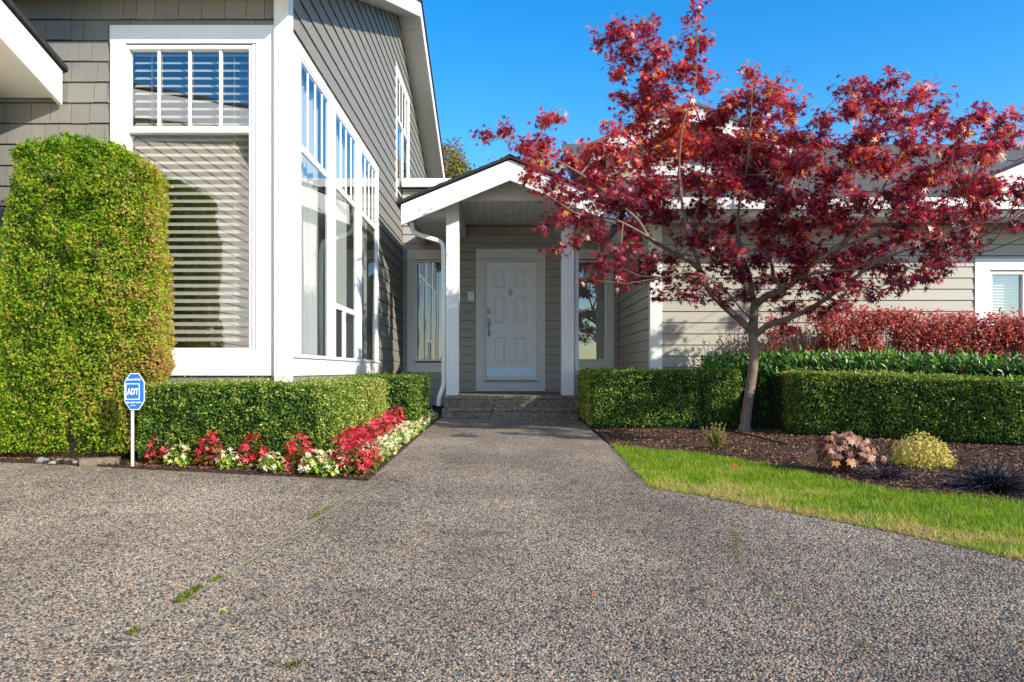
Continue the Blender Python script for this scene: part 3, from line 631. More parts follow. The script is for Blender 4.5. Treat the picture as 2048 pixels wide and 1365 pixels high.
mb.box(X(975.5, yD), X(981, yD), yD - .014, yD - .0005, Z(673.5, yD), Z(663, yD))
mb.tube([(X(978.2, yD), yD - .016, Z(648, yD)), (X(978.2, yD), yD - .055, Z(652, yD)), (X(978.2, yD), yD - .06, Z(659, yD)), (X(978.2, yD), yD - .045, Z(666, yD)), (X(978.2, yD), yD - .012, Z(669, yD))], .009, 8)
mb.build('door_handle', M['metal'], door, smooth=False)
db = bx('doorbell', X(935, 13.1), X(948, 13.1), YB - .05, YB - .012, Z(602.5, 13.15), Z(583.5, 13.15), M['vinyl'], H, .005)
bx('bell_button', X(938, 13.1), X(945, 13.1), YB - .058, YB - .05, Z(591, 13.1), Z(587, 13.1), M['lampglass'], db, .002)

# ---- porch
PXc = .035
posts = [(-.895, -.708), (X(1123.5, 11.1), X(1148.5, 11.1))]
for (a, b) in posts:
    o = MB().box(a, b, 11.1, 11.29, zb(-.360), zb(2.45)).build('porch_post', M['white'], H, .006, segs=2)
# beams along the sides
for a, b in ((-.86, -.715), (.80, .945)):
    bx('porch_beam', a, b, 11.295, YB - .02, zb(2.30), zb(2.56), M['white'], H)
# gable infill and side returns in the post plane
yp = 11.11; hw = 1.44
def slope_z(x, peak, s=.41): return peak - s * abs(x - PXc)
pk = zb(2.933)
mb = MB().prism_y([(PXc - hw, zb(2.24)), (-.90, zb(2.24)), (-.90, zb(2.48)), (PXc, zb(2.48)), (PXc, slope_z(PXc, pk)), (PXc - hw, slope_z(PXc - hw, pk))], yp, yp + .05)
mb.prism_y([(PXc, zb(2.48)), (.99, zb(2.48)), (.99, zb(2.24)), (PXc + hw, zb(2.24)), (PXc + hw, slope_z(PXc + hw, pk)), (PXc, slope_z(PXc, pk))], yp, yp + .05)
mb.build('gable_panel', M['soffit'], H)
mb = MB(); mb.box(PXc - hw, -.862, yp + .05, YB - .02, zb(2.27), zb(2.30)); mb.box(.947, PXc + hw, yp + .05, YB - .02, zb(2.27), zb(2.30))
me = None; y = yp + .055
while y < YB - .1:
    for a, b in ((PXc - hw, -.862), (.947, PXc + hw)): bx('soffit_board', a, b, y, y + .092, zb(2.245), zb(2.262), M['soffit'], H, .004)
    y += .1
mb.build('soffit', M['wall'], H)
mb = MB().box(-.714, .799, yp + .05, YB - .02, zb(2.556), zb(2.575)); mb.build('ceiling', M['wall'], H)
x = -.714
while x < .79:
    bx('ceiling_board', x, min(x + .1115, .797), yp + .052, YB - .022, zb(2.535), zb(2.553), M['soffit'], H, .006); x += .115
for yy in (12.05, 12.75):
    n = 20; cx_ = .035
    mb = MB()
    for r0, z_ in ((.085, 2.53), (.08, 2.522), (.06, 2.522), (.055, 2.532)):
        mb.v += [(cx_ + r0 * math.cos(2 * math.pi * k / n), yy + r0 * math.sin(2 * math.pi * k / n), zb(z_)) for k in range(n)]
    mb.f += [(r * n + k, r * n + (k + 1) % n, r * n + n + (k + 1) % n, r * n + n + k) for r in range(3) for k in range(n)]
    l = mb.build('ceiling_light', M['vinyl'], H)
    MB().add([(cx_ + .056 * math.cos(2 * math.pi * k / n), yy + .056 * math.sin(2 * math.pi * k / n), zb(2.531)) for k in range(n)], [tuple(range(n))]).build('lens', M['lampglass'], l)
# barge boards of the porch gable
def barge(name, yf, cx, half, plow, pup, sl, thick=.045, left=True, right=True, m=None):
    for s, on in ((-1, left), (1, right)):
        if not on: continue
        poly = [(cx, plow), (cx + s * half, plow - sl * half), (cx + s * half, pup - sl * half), (cx, pup)]
        if s > 0: poly = poly
        MB().prism_y(poly, yf, yf + thick).build(name, m or M['white_h'], H, .004, segs=1)
barge('barge_board', 10.6, PXc, 1.515, zb(2.648), zb(2.933), .41)
def roof_gable(yf, yb, cx, half, top, sl, th=.035, m=None, over=.03, edge=True, nm='roof'):
    """two stepped planes of shingles: ridge along y"""
    for s in (-1, 1):
        mb = MB(); n = max(4, int(half / .14)); step = (half + .04) / n
        for k in range(n):
            x0, x1 = cx + s * k * step, cx + s * (k + 1) * step
            z0, z1 = top - sl * k * step, top - sl * (k + 1) * step
            mb.add([(x0, yf, z0 - th), (x1, yf, z1 - th), (x1, yf, z1 + .010), (x0, yf, z0 + .001), (x0, yb, z0 - th), (x1, yb, z1 - th), (x1, yb, z1 + .010), (x0, yb, z0 + .001)],
                   [(0, 1, 2, 3), (7, 6, 5, 4), (0, 4, 5, 1), (1, 5, 6, 2), (2, 6, 7, 3), (3, 7, 4, 0)])
        mb.build(nm, m or M['roof'], H)
roof_gable(10.56, 14.5, PXc, 1.54, zb(2.933) + .055, .41, m=M['roofdark'])
mb = MB()   # ridge caps
for k in range(26): mb.prism_y([(PXc - .11, zb(2.945)), (PXc, zb(2.99)), (PXc + .11, zb(2.945)), (PXc, zb(3.008))], 10.55 + k * .15, 10.55 + k * .15 + .16 - .004 * (k % 2))
mb.build('ridge_cap', M['roofdark'], H)
# gutters and downspouts at the porch eaves
for s in (-1, 1):
    xe = PXc + s * 1.50
    mb = MB(); pts = [(0, 0), (0, -.085), (s * .03 * -1, -.085)]
    x_in, x_out = xe - s * .05, xe + s * .035
    mb.box(min(x_in, x_out), max(x_in, x_out), 10.66, YB - .02, zb(2.19), zb(2.20)).box(min(x_out, x_out - s * .006), max(x_out, x_out - s * .006), 10.66, YB - .02, zb(2.2), zb(2.29)).box(min(x_in, x_in + s * .006), max(x_in, x_in + s * .006), 10.66, YB - .02, zb(2.2), zb(2.29))
    mb.build('gutter', M['vinyl'], H)
def pipe(name, pts, w=.062, d=.05, lab=None):
    """rectangular downspout with rounded bends"""
    P = [Vector(p) for p in pts]; Q = [P[0]]
    for i in range(1, len(P) - 1):
        a, b, c = P[i - 1], P[i], P[i + 1]; r = min(.07, (b - a).length * .45, (c - b).length * .45)
        p0 = b + (a - b).normalized() * r; p1 = b + (c - b).normalized() * r
        for k in range(6): t_ = k / 5; Q.append(p0 * (1 - t_) ** 2 + b * 2 * t_ * (1 - t_) + p1 * t_ ** 2)
    Q.append(P[-1]); mb = MB()
    for i, p in enumerate(Q):
        dd = (Q[min(i + 1, len(Q) - 1)] - Q[max(i - 1, 0)]).normalized(); yv = Vector((0, 1, 0)); xv = yv.cross(dd).normalized(); y2 = dd.cross(xv).normalized()
        for a, b in ((-.7, -1), (.7, -1), (1, -.7), (1, .7), (.7, 1), (-.7, 1), (-1, .7), (-1, -.7)): mb.v.append(tuple(p + xv * a * w / 2 + y2 * b * d / 2))
    for i in range(len(Q) - 1):
        for k in range(8): mb.f.append((i * 8 + k, i * 8 + (k + 1) % 8, i * 8 + 8 + (k + 1) % 8, i * 8 + 8 + k))
    o = mb.build(name, M['vinyl'], H, smooth=False)
    if lab: o['label'] = lab
    return o
yq = 11.22
pipe('downspout', [(X(824, yq), yq, Z(446, yq)), (X(824, yq), yq, Z(463, yq)), (X(840, yq), yq, Z(471, yq)), (X(884, yq), yq, Z(484, yq)), (X(887, yq), yq, Z(500, yq)), (X(887.5, yq), yq, Z(772, yq)), (X(879, yq), yq - .05, Z(792, yq)), (X(878, yq), yq - .05, Z(812, yq))], lab='left downspout bending in from the eave to the post')
pipe('downspout', [(X(1216, yq), yq, Z(446, yq)), (X(1216, yq), yq, Z(460, yq)), (X(1203, yq), yq, Z(468, yq)), (X(1160, yq), yq, Z(482, yq)), (X(1153, yq), yq, Z(494, yq)), (X(1153, yq), yq, Z(800, yq))], lab='right downspout running down beside the post')

# ---- main gable roof on the left: barge board along x = -1.45
xg = -1.45
mb = MB(); pts = [5.88, 12.75, 18.2]
for a, b in ((5.88, 12.75), (12.75, 18.2)):
    za, zb_ = (rake_f(a), rake_f(b)) if a < 12 else (rake_f(12.75), rake_f(18.2))
    MB().prism_x([(a, za), (b, zb_), (b, zb_ + .25), (a, za + .25)], xg - .04, xg).build('barge_board', M['white'], H, .004, segs=1)
    MB().prism_x([(a, za + .25), (b, zb_ + .25), (b, zb_ + .30), (a, za + .30)], -8, xg + .025).build('roof', M['roofdark'], H)
    # soffit boards under the overhang
    y = a
    while y < b - .01:
        y1 = min(y + .098, b); f = lambda q: za + (zb_ - za) * (q - a) / (b - a) + .02
        MB().prism_x([(y, f(y)), (y1 - .006, f(y1 - .006)), (y1 - .006, f(y1 - .006) + .015), (y, f(y) + .015)], XS - .0, xg - .042).build('soffit_board', M['soffit'], H)
        y = y1 + .002
    MB().prism_x([(a, za + .04), (b, zb_ + .04), (b, zb_ + .07), (a, za + .07)], XS - .1, xg - .042).build('soffit', M['wall'], H)
bx('fascia', -8, xg - .042, 5.88, 5.92, rake_f(5.88), rake_f(5.88) + .24, M['white_h'], H)
bx('soffit', -8, XS - .01, 5.93, YF - .01, rake_f(5.88) + .03, rake_f(5.88) + .05, M['soffit'], H)

# ---- right wing: roof, gutter, fascia, soffit
ye, ze = 9.60, zb(2.15)
def roof_x(name, x0, x1, y0, z0, y1, z1, m, step=.16):
    n = max(2, int(math.hypot(y1 - y0, z1 - z0) / step)); mb = MB()
    for k in range(n):
        a, b = k / n, (k + 1) / n; ya, yb_ = y0 + (y1 - y0) * a, y0 + (y1 - y0) * b; za, zb_ = z0 + (z1 - z0) * a, z0 + (z1 - z0) * b
        mb.add([(x0, ya, za - .04), (x1, ya, za - .04), (x1, yb_, zb_ - .04), (x0, yb_, zb_ - .04), (x0, ya, za + .012), (x1, ya, za + .012), (x1, yb_, zb_ + .001), (x0, yb_, zb_ + .001)],
               [(0, 3, 2, 1), (4, 5, 6, 7), (0, 1, 5, 4), (1, 2, 6, 5), (2, 3, 7, 6), (3, 0, 4, 7)])
    o = mb.build(name, m, H); return o
roof_x('roof', XR - .25, 12, ye - .04, ze + .02, 13.3, ze + .333 * 3.7, M['roof'])
mb = MB(); mb.box(XR - .25, 12, ye - .10, ye - .092, ze - .13, ze + .01).box(XR - .25, 12, ye - .092, ye, ze - .13, ze - .122).box(XR - .25, XR - .244, ye - .092, ye, ze - .13, ze); mb.build('gutter', M['vinyl'], H)
bx('fascia', XR - .25, 12, ye, ye + .03, ze - .21, ze - .02, M['white_h'], H)
y = ye + .032; n = 0
while y < YR - .12:
    bx('soffit_board', XR - .25, 12, y, y + .10, ze - .20, ze - .185, M['soffit'], H, .003); y += .11
bx('fascia', XR - .25, XR - .21, ye + .03, YB, ze - .21, ze - .02, M['white'], H)
bx('soffit', XR - .21, XR, ye + .03, YB, ze - .2, ze - .185, M['soffit'], H)
# higher roof behind the porch and its gable seen through the maple
roof_x('roof', X(1124, 15.2), 12, 13.0, zb(3.25), 15.2, zb(4.52), M['roof'])
gx, gy, gh = X(1387, 12.0), 12.0, 1.63
barge('barge_board', gy, gx, gh, zb((742 - 242) / F * gy), zb((742 - 209) / F * gy), .41)
for s in (-1, 1):
    top = zb((742 - 209) / F * gy) + .05
    MB().prism_y([(gx, top - .05), (gx + s * (gh + .03), top - .05 - .41 * gh), (gx + s * (gh + .03), top - .41 * gh), (gx, top)], gy - .03, 15.5).build('roof', M['roof'], H)
zt = zb((742 - 242) / F * gy)
MB().prism_y([(gx - 1.35, zb(2.6)), (gx + 1.35, zb(2.6)), (gx + 1.35, zt + .2 - .41 * 1.35), (gx, zt + .2), (gx - 1.35, zt + .2 - .41 * 1.35)], gy + .42, gy + .5).build('wall', M['wall'], H)
k = 0
while True:
    z0 = zb(2.7) + k * LP; k += 1
    half = min(1.33, (zt + .18 - z0) / .41)
    if half < .1: break
    put(SB, 'siding_board', (gx - half, gx + half, z0, z0 + LP), gy + .418, 'lap')
MB().prism_y([(gx - 1.5, zb(2.3)), (gx, zb(2.3)), (gx, zt + .03), (gx - 1.5, zt + .03 - .41 * 1.5)][:0] or [(gx - .62, zb(3.17)), (gx + .62, zb(3.17)), (gx + .62, zb(3.32)), (gx - .62, zb(3.32))], gy + .36, gy + .4).build('trim_board', M['white_h'], H)
# far right gable
rx, ry = 8.0, 9.42; pz = Z(347, ry) + .41 * (rx - X(1984, ry)); hf = rx - X(1978, ry)
barge('barge_board', ry, rx, hf, pz - .29, pz - .03, .41)
for s in (-1, 1): MB().prism_y([(rx, pz - .04), (rx + s * (hf + .03), pz - .04 - .41 * hf), (rx + s * (hf + .03), pz - .41 * hf), (rx, pz)], ry - .03, 12.5).build('roof', M['roofdark'], H)
MB().prism_y([(rx - hf + .1, ze - .02), (rx + hf - .1, ze - .02), (rx + hf - .1, pz - .32 + .2 - .41 * (hf - .1)), (rx, pz - .12), (rx - hf + .1, pz - .32 + .2 - .41 * (hf - .1))], ry + .06, ry + .1).build('gable_panel', M['white'], H)

# ------------------------------------------------------------------ porch steps
steps = thing('porch_steps', (.03, 11.0, .15), 'two exposed aggregate steps up to the front door', 'steps')
MB().box(X(887, 11.0), X(1155, 11.0), 11.006, YB - .012, .05, zb(-.412)).box(X(886, 11.0), X(1156, 11.0), 11.0, YB - .012, zb(-.412) + .001, zb(-.362)).build('landing', M['step'], steps, .014, segs=3)
MB().box(X(885, 10.70), X(1157, 10.70), YS - .054, 11.004, .05, zb(-.573)).box(X(884, 10.70), X(1158, 10.70), YS - .06, 11.004, zb(-.573) + .001, zb(-.523)).build('lower_step', M['step'], steps, .014, segs=3)

# ------------------------------------------------------------------ garage wing on the left
gar = thing('garage', (-6.5, 1.5, 0), 'garage wing at the left edge with white fascia and dark shingled eave', 'garage')
Hs = H; H = gar
gx0 = -3.67; zr_ = lambda y: (Z(133, 6.29) - .285 * (y - 6.29)) if y > .6 else (Z(133, 6.29) + .285 * 5.69 - .285 * (.6 - y))
for a, b in ((.6, 6.29), (-5.1, .6)):
    MB().prism_x([(a, zr_(a) - .32), (b, zr_(b) - .32), (b, zr_(b) - .04), (a, zr_(a) - .04)], gx0 - .04, gx0).build('barge_board', M['white'], gar, .004, segs=1)
    MB().prism_x([(a, zr_(a) - .04), (b + (.04 if b > 1 else 0), zr_(b) - .04), (b + (.04 if b > 1 else 0), zr_(b)), (a, zr_(a))], -9.5, gx0 + .03).build('roof', M['roofdark'], gar)
    MB().prism_x([(a, zr_(a) - .26), (b, zr_(b) - .26), (b, zr_(b) - .245), (a, zr_(a) - .245)], -4.2, gx0 - .042).build('soffit', M['soffit'], gar)
bx('fascia', -9.4, gx0 - .042, 6.25, 6.285, Z(175, 6.27), Z(147, 6.27) + .03, M['white_h'], gar)
MB().prism_x([(-5, 0), (6.0, 0), (6.0, zr_(6.0) - .05), (.6, zr_(.6) - .05), (-5, zr_(-5) - .05)], -4.32, -4.2).box(-9, -4.32, 5.9, 6.0, 0, 3.0).box(-9, -4.32, -5.0, -4.9, 0, 3.0).build('wall', M['wall'], gar)
k = 0
while k < 40:
    z0 = .02 + k * .149; k += 1
    lo = max(-5.0, .6 - max(0, (zr_(.6) - .1 - z0)) / .285); hi = min(6.0, .6 + max(0, (zr_(.6) - .1 - z0)) / .285)
    if hi - lo < .3: break
    put(GBM, 'siding_board', (lo, hi, z0, z0 + .149), -4.2, 'x+')
for o in list(C.objects):
    if o.name.startswith('siding_board') and o.parent == gar: pass
H = Hs

# ------------------------------------------------------------------ hedges
def hedge(root, poly, ztop, dens, size, mat_, core, tintf, leaf=LEAF4, zlow=.05, rough=.03, name='foliage', inset=.05, sy=1.0, lumps=3.0, facing=.75, ragged=.0, z0f=None):
    poly = ccw(poly); n = len(poly); e = [(poly[i], poly[(i + 1) % n]) for i in range(n)]; L = np.array([math.dist(a, b) for a, b in e])
    zt = ztop if callable(ztop) else (lambda x, y: ztop); P, N = [], []
    hh = zt(*poly[0]) - G(*poly[0]) - zlow; ns = int(L.sum() * hh * dens)
    ei = rng.choice(n, ns, p=L / L.sum()); t = rng.random(ns); zz = rng.random(ns)
    A = np.array([a for a, b in e])[ei]; Bp = np.array([b for a, b in e])[ei]; q = A + (Bp - A) * t[:, None]; d = (Bp - A) / np.linalg.norm(Bp - A, axis=1, keepdims=True)
    nrm = np.column_stack([d[:, 1], -d[:, 0], np.zeros(ns)]); g = Gv(q[:, 0], q[:, 1]) + zlow; top = np.array([zt(x, y) for x, y in q]); z = g + (top - g) * zz
    inw = np.clip((.06 - (top - z)) / .06, 0, 1) ** 2 * .035 + np.clip((.08 - (z - g)) / .08, 0, 1) * .02
    P.append(np.column_stack([q, z]) - nrm * inw[:, None]); nn = nrm.copy(); nn[:, 2] += .25; N.append(nn)
    nt_ = int(poly_area(poly) * dens * .8); q = poly_points(poly, nt_); top = np.array([zt(x, y) for x, y in q]); P.append(np.column_stack([q, top])); N.append(np.tile((0, 0, 1.0), (nt_, 1)))
    P = np.vstack(P); N = np.vstack(N); k = len(P); ln = fnoise(P, lumps); l2 = fnoise(P, lumps * 5, 9)
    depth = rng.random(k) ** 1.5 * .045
    P = P + N * (ln * rough + l2 * rough * .6 - depth + np.where(rng.random(k) < ragged, rng.random(k) * .05, 0))[:, None]
    R = frames(N * facing + rng.normal(0, .55, (k, 3))); S = size * rng.uniform(.65, 1.25, k); S = np.column_stack([S, S * sy, S])
    o = cloud(name, P, R, S, *leaf, tintf(P, N, l2, depth), mat_, root); o['kind'] = 'stuff'
    ins = offset(poly, -inset); MB().prism_z(ins, lambda x, y: G(x, y) - .02, lambda x, y: zt(x, y) - inset).build('inner_growth', core, root)
    return o
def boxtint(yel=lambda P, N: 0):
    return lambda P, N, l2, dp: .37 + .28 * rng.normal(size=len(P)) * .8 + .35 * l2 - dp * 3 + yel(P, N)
r = thing('box_hedge', (-2.1, 5.9, .1), 'clipped box hedge under the front window, long dark front and end tinted sunlit yellow-green', 'hedge')
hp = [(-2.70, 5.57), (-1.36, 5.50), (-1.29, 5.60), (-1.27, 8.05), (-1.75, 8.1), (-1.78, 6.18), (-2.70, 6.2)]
sunlit_tint = lambda P, N: np.where(N[:, 0] > .5, .22 + .16 * np.clip((P[:, 1] - 6) / 2, 0, 1), 0) + np.where(N[:, 2] > .8, .18, 0) + np.clip((P[:, 2] - .6) * 1.2, 0, .12)  # right end and top leaves tinted yellower to stand in for sunlight
hedge(r, hp, .705, 20000, .022, M['box'], M['core'], boxtint(sunlit_tint), ragged=.05)
r = thing('box_hedge', (-1.3, 8.9, .1), 'short dark block of box hedge behind the flowers near the downspout', 'hedge')
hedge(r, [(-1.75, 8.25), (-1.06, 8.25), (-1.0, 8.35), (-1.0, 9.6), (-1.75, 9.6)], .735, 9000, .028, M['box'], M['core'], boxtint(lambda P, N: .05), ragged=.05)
r = thing('box_hedge', (1.9, 9.5, .1), 'long low box hedge right of the steps, mostly in tree shade', 'hedge')
sunlit_tint2 = lambda P, N: np.where(N[:, 0] < -.5, .25, 0) + np.clip((P[:, 2] - .7) * 2, 0, .15)  # left end and top leaves tinted yellower, light put into the colour
hedge(r, [(.97, 9.15), (1.04, 9.03), (2.7, 8.98), (2.78, 9.08), (2.78, 9.55), (1.7, 9.65), (1.62, 10.85), (1.0, 10.85)], .805, 10000, .027, M['box'], M['core'], boxtint(sunlit_tint2), rough=.022, ragged=.05)
r = thing('box_hedge', (4.5, 7.4, .1), 'curved clipped box hedge at the right edge, leaf tint raised for sun', 'hedge')
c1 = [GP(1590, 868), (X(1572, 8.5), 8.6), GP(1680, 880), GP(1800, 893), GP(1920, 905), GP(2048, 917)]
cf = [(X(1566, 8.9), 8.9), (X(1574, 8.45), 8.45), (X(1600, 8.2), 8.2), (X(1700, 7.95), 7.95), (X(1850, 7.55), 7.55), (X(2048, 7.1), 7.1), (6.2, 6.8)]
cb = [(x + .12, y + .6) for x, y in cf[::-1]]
hedge(r, cf + cb[:-1] + [(cf[0][0] + .3, 9.0)], lambda x, y: .785 - .09 * np.clip((8.3 - y) / 1.2, 0, 1), 13000, .027, M['box'], M['core'], boxtint(lambda P, N: .10 + np.clip((P[:, 2] - .66) * 1.6, 0, .2)), rough=.022, ragged=.05)  # leaf tint raised all over, more at the top, in place of sun

# cedar column
r = thing('cedar_shrub', (-3.2, 5.95, .1), 'tall clipped cedar, bright green with a browning right side', 'cedar')
def cedar():
    cx, cy, a, b, z0, z1 = -3.215, 5.955, .675, .335, .19, 2.54; n = 110000
    tt_ = np.linspace(0, 2 * math.pi, 20001); xx_ = a * np.sign(np.cos(tt_)) * np.abs(np.cos(tt_)) ** .42; yy_ = b * np.sign(np.sin(tt_)) * np.abs(np.sin(tt_)) ** .42
    cl_ = np.concatenate([[0], np.cumsum(np.hypot(np.diff(xx_), np.diff(yy_)))]); fu = rng.random(n) * cl_[-1]; xq = np.interp(fu, cl_, xx_) / a; yq_ = np.interp(fu, cl_, yy_) / b
    zz = rng.random(n) ** .95; capn = 9000
    def prof(t): return np.interp(t, [0, .06, .2, .35, .6, .82, .92, .97, 1.0], [.88, .95, .99, 1.0, .99, .975, .96, .94, .88])
    ex = .42
    cxs, sys_ = xq, yq_
    # lean: the left side slopes inward with height, the lower right corner is eaten away
    lean = np.where(cxs < 0, -.06 + .20 * zz, -.06 * zz)
    pr_ = prof(zz) * np.where((cxs > .3) & (zz < .27), .80 + .2 * (zz / .27) ** 1.5, 1)
    P = np.column_stack([cx + a * cxs * pr_ + lean, cy + b * sys_ * prof(zz), z0 + (z1 - z0) * zz])
    N = np.column_stack([cxs / a, sys_ / b, np.where(zz > .85, 1.2, .15)])
    rr = np.sqrt(rng.random(capn)); t2 = rng.random(capn) * 2 * math.pi
    c2 = np.sign(np.cos(t2)) * np.abs(np.cos(t2)) ** ex * rr; s2 = np.sign(np.sin(t2)) * np.abs(np.sin(t2)) ** ex * rr
    Pt = np.column_stack([cx + a * .90 * c2 + .03, cy + b * .9 * s2, z1 - .03 - .04 * rr ** 3]); Nt = np.tile((0, 0, 1.0), (capn, 1)) + np.column_stack([c2, s2, 0 * c2]) * .6
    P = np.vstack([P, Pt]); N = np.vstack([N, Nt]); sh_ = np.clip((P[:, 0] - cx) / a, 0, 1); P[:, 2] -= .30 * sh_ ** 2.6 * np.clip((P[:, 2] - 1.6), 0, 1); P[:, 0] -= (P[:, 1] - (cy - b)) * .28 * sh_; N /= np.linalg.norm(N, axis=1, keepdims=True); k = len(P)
    l1 = fnoise(P, 3.2); l2 = fnoise(P, 9, 4); l3 = fnoise(P, 24, 2)
    P += N * (l1 * .045 + l2 * .045 + l3 * .016 - rng.random(k) ** 1.3 * .075)[:, None]
    hole = np.exp(-(((P[:, 0] + 2.72) / .12) ** 2 + ((P[:, 2] - .62) / .2) ** 2)) ; P[:, 1] += np.where(P[:, 1] < cy, hole * .16, 0)
    fx = (P[:, 0] - cx) / a; fz = (P[:, 2] - z0) / (z1 - z0)
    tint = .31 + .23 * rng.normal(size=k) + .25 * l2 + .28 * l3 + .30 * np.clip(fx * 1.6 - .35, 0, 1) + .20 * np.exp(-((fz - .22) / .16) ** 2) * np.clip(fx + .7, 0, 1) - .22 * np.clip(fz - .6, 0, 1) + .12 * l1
    up = rng.normal(0, .45, (k, 3)) + N * .9 + np.array([0, 0, .55]); R = frames(rng.normal(0, .8, (k, 3)) + N * .5, spin=up)
    T = []; Fc = []
    for ang, ln in ((0, 1), (.55, .72), (-.55, .72)):
        c, s_ = math.cos(ang), math.sin(ang); o = len(T); x0 = .15 if ang else 0
        for x, y in ((0, 0), (.45, -.11), (1, 0), (.45, .11)):
            x *= ln; T.append((x0 + x * c - y * s_, x * s_ + y * c, .04 * x)) 
        Fc += [(o, o + 1, o + 2), (o, o + 2, o + 3)]
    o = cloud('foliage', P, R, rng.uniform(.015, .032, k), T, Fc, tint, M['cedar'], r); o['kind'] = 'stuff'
    # a few wisps sticking out of the top
    mb = MB()
    ring = []; n = 28; lev = [0, .05, .2, .5, .8, .92, .98]
    for t in lev:
        pp = float(prof(t))
        for i in range(n):
            a_ = 2 * math.pi * i / n; cc = math.copysign(abs(math.cos(a_)) ** ex, math.cos(a_)); ss = math.copysign(abs(math.sin(a_)) ** ex, math.sin(a_))
            q = pp * ((.80 + .2 * (t / .27) ** 1.5) if (cc > .3 and t < .27) else 1)
            mb.v.append((cx + (a - .12) * cc * q - .05, cy + (b - .07) * ss * pp, .02 if t == 0 else z0 + (z1 - z0 - .24) * t))
    for j in range(len(lev) - 1):
        for i in range(n): mb.f.append((j * n + i, j * n + (i + 1) % n, j * n + n + (i + 1) % n, j * n + n + i))
    mb.f.append(tuple((len(lev) - 1) * n + i for i in range(n))); mb.build('inner_growth', M['core_c'], r)
    m2 = 2200; cl = rng.random((26, 2)); Pc = []
    for i in range(26):
        u = cl[i, 0] * 2 - 1; k2 = 60; base = np.array([cx + a * .72 * u + .02, cy - .12 + .3 * (cl[i, 1] - .5), z1 - .06 - .25 * max(0, u) ** 1.5]); h = rng.uniform(.03, .10) * (1.9 if i == 3 else 1)
        tt = rng.random(k2); Pc.append(base + np.column_stack([rng.normal(0, .022, k2) * (1 - tt * .6), rng.normal(0, .02, k2), tt * h]))
    P = np.vstack(Pc); k = len(P); up = rng.normal(0, .4, (k, 3)) + np.array([0, 0, 1.0])
    o = cloud('foliage', P, frames(rng.normal(size=(k, 3)), spin=up), rng.uniform(.025, .045, k), T, Fc, .2 + .15 * rng.normal(size=k), M['cedar'], r); o['kind'] = 'stuff'
cedar()

# laurel row: broad upright leaves, the 300 nearest ones as single objects
r = thing('laurel_hedge', (3.6, 9.0, .1), 'glossy broad-leaved laurel row between the box hedge and the red bush', 'hedge')
def laurel():
    spine = [(2.45, 9.5), (3.1, 9.3), (3.9, 9.1), (4.6, 8.75), (5.3, 8.45), (6.3, 8.0)]; n = 9000
    L = [math.dist(a, b) for a, b in zip(spine[:-1], spine[1:])]; cum = np.concatenate([[0], np.cumsum(L)]); s = rng.random(n) * cum[-1]
    sx = np.interp(s, cum, [p[0] for p in spine]); sy = np.interp(s, cum, [p[1] for p in spine]); top = np.interp(s, cum, [.95, .98, .985, .965, .93, .90])
    off = rng.uniform(-.26, .24, n); zz = rng.random(n) ** .6; z = .12 + (top - .12) * zz + rng.normal(0, .025, n)
    P = np.column_stack([sx + off * .45 + rng.normal(0, .03, n), sy + off, z]); z_top = zz
    up = rng.normal(0, .45, (n, 3)) + np.array([0, -.25, 1.0]); nf = rng.normal(0, .5, (n, 3)) + np.array([.25, -.9, .35])
    R = frames(nf, spin=up); S = np.column_stack([rng.uniform(.06, .105, n), rng.uniform(.05, .075, n), rng.uniform(.06, .1, n)])
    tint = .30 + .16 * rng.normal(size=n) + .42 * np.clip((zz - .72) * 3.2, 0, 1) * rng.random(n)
    score = P[:, 1] - zz * 1.2 + rng.random(n) * .1 + np.where(P[:, 0] < 2.75, .6, 0); idx = np.argsort(score); front, rest = idx[:290], idx[290:]
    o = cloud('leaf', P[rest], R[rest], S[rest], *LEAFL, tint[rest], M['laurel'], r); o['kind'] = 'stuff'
    mes = []
    for k in range(8): me = cloud_mesh('leaf', np.zeros((1, 3)), np.eye(3)[None], np.ones(1), *LEAFL, np.array([k / 7])); me.materials.append(M['laurel']); mes.append(me)
    from mathutils import Matrix
    for i in front:
        o = bpy.data.objects.new('leaf', mes[int(np.clip(tint[i] * 8, 0, 7))]); C.objects.link(o); o.parent = r
        o.matrix_local = Matrix.LocRotScale(Vector(P[i]) - ORG[r.name], Matrix(R[i].tolist()).to_quaternion(), Vector(S[i]))
    MB().prism_z(ccw([(x - .05, y - .15) for x, y in spine] + [(x + .1, y + .18) for x, y in spine[::-1]]), .02, .80).build('inner_growth', M['core'], r)
laurel()

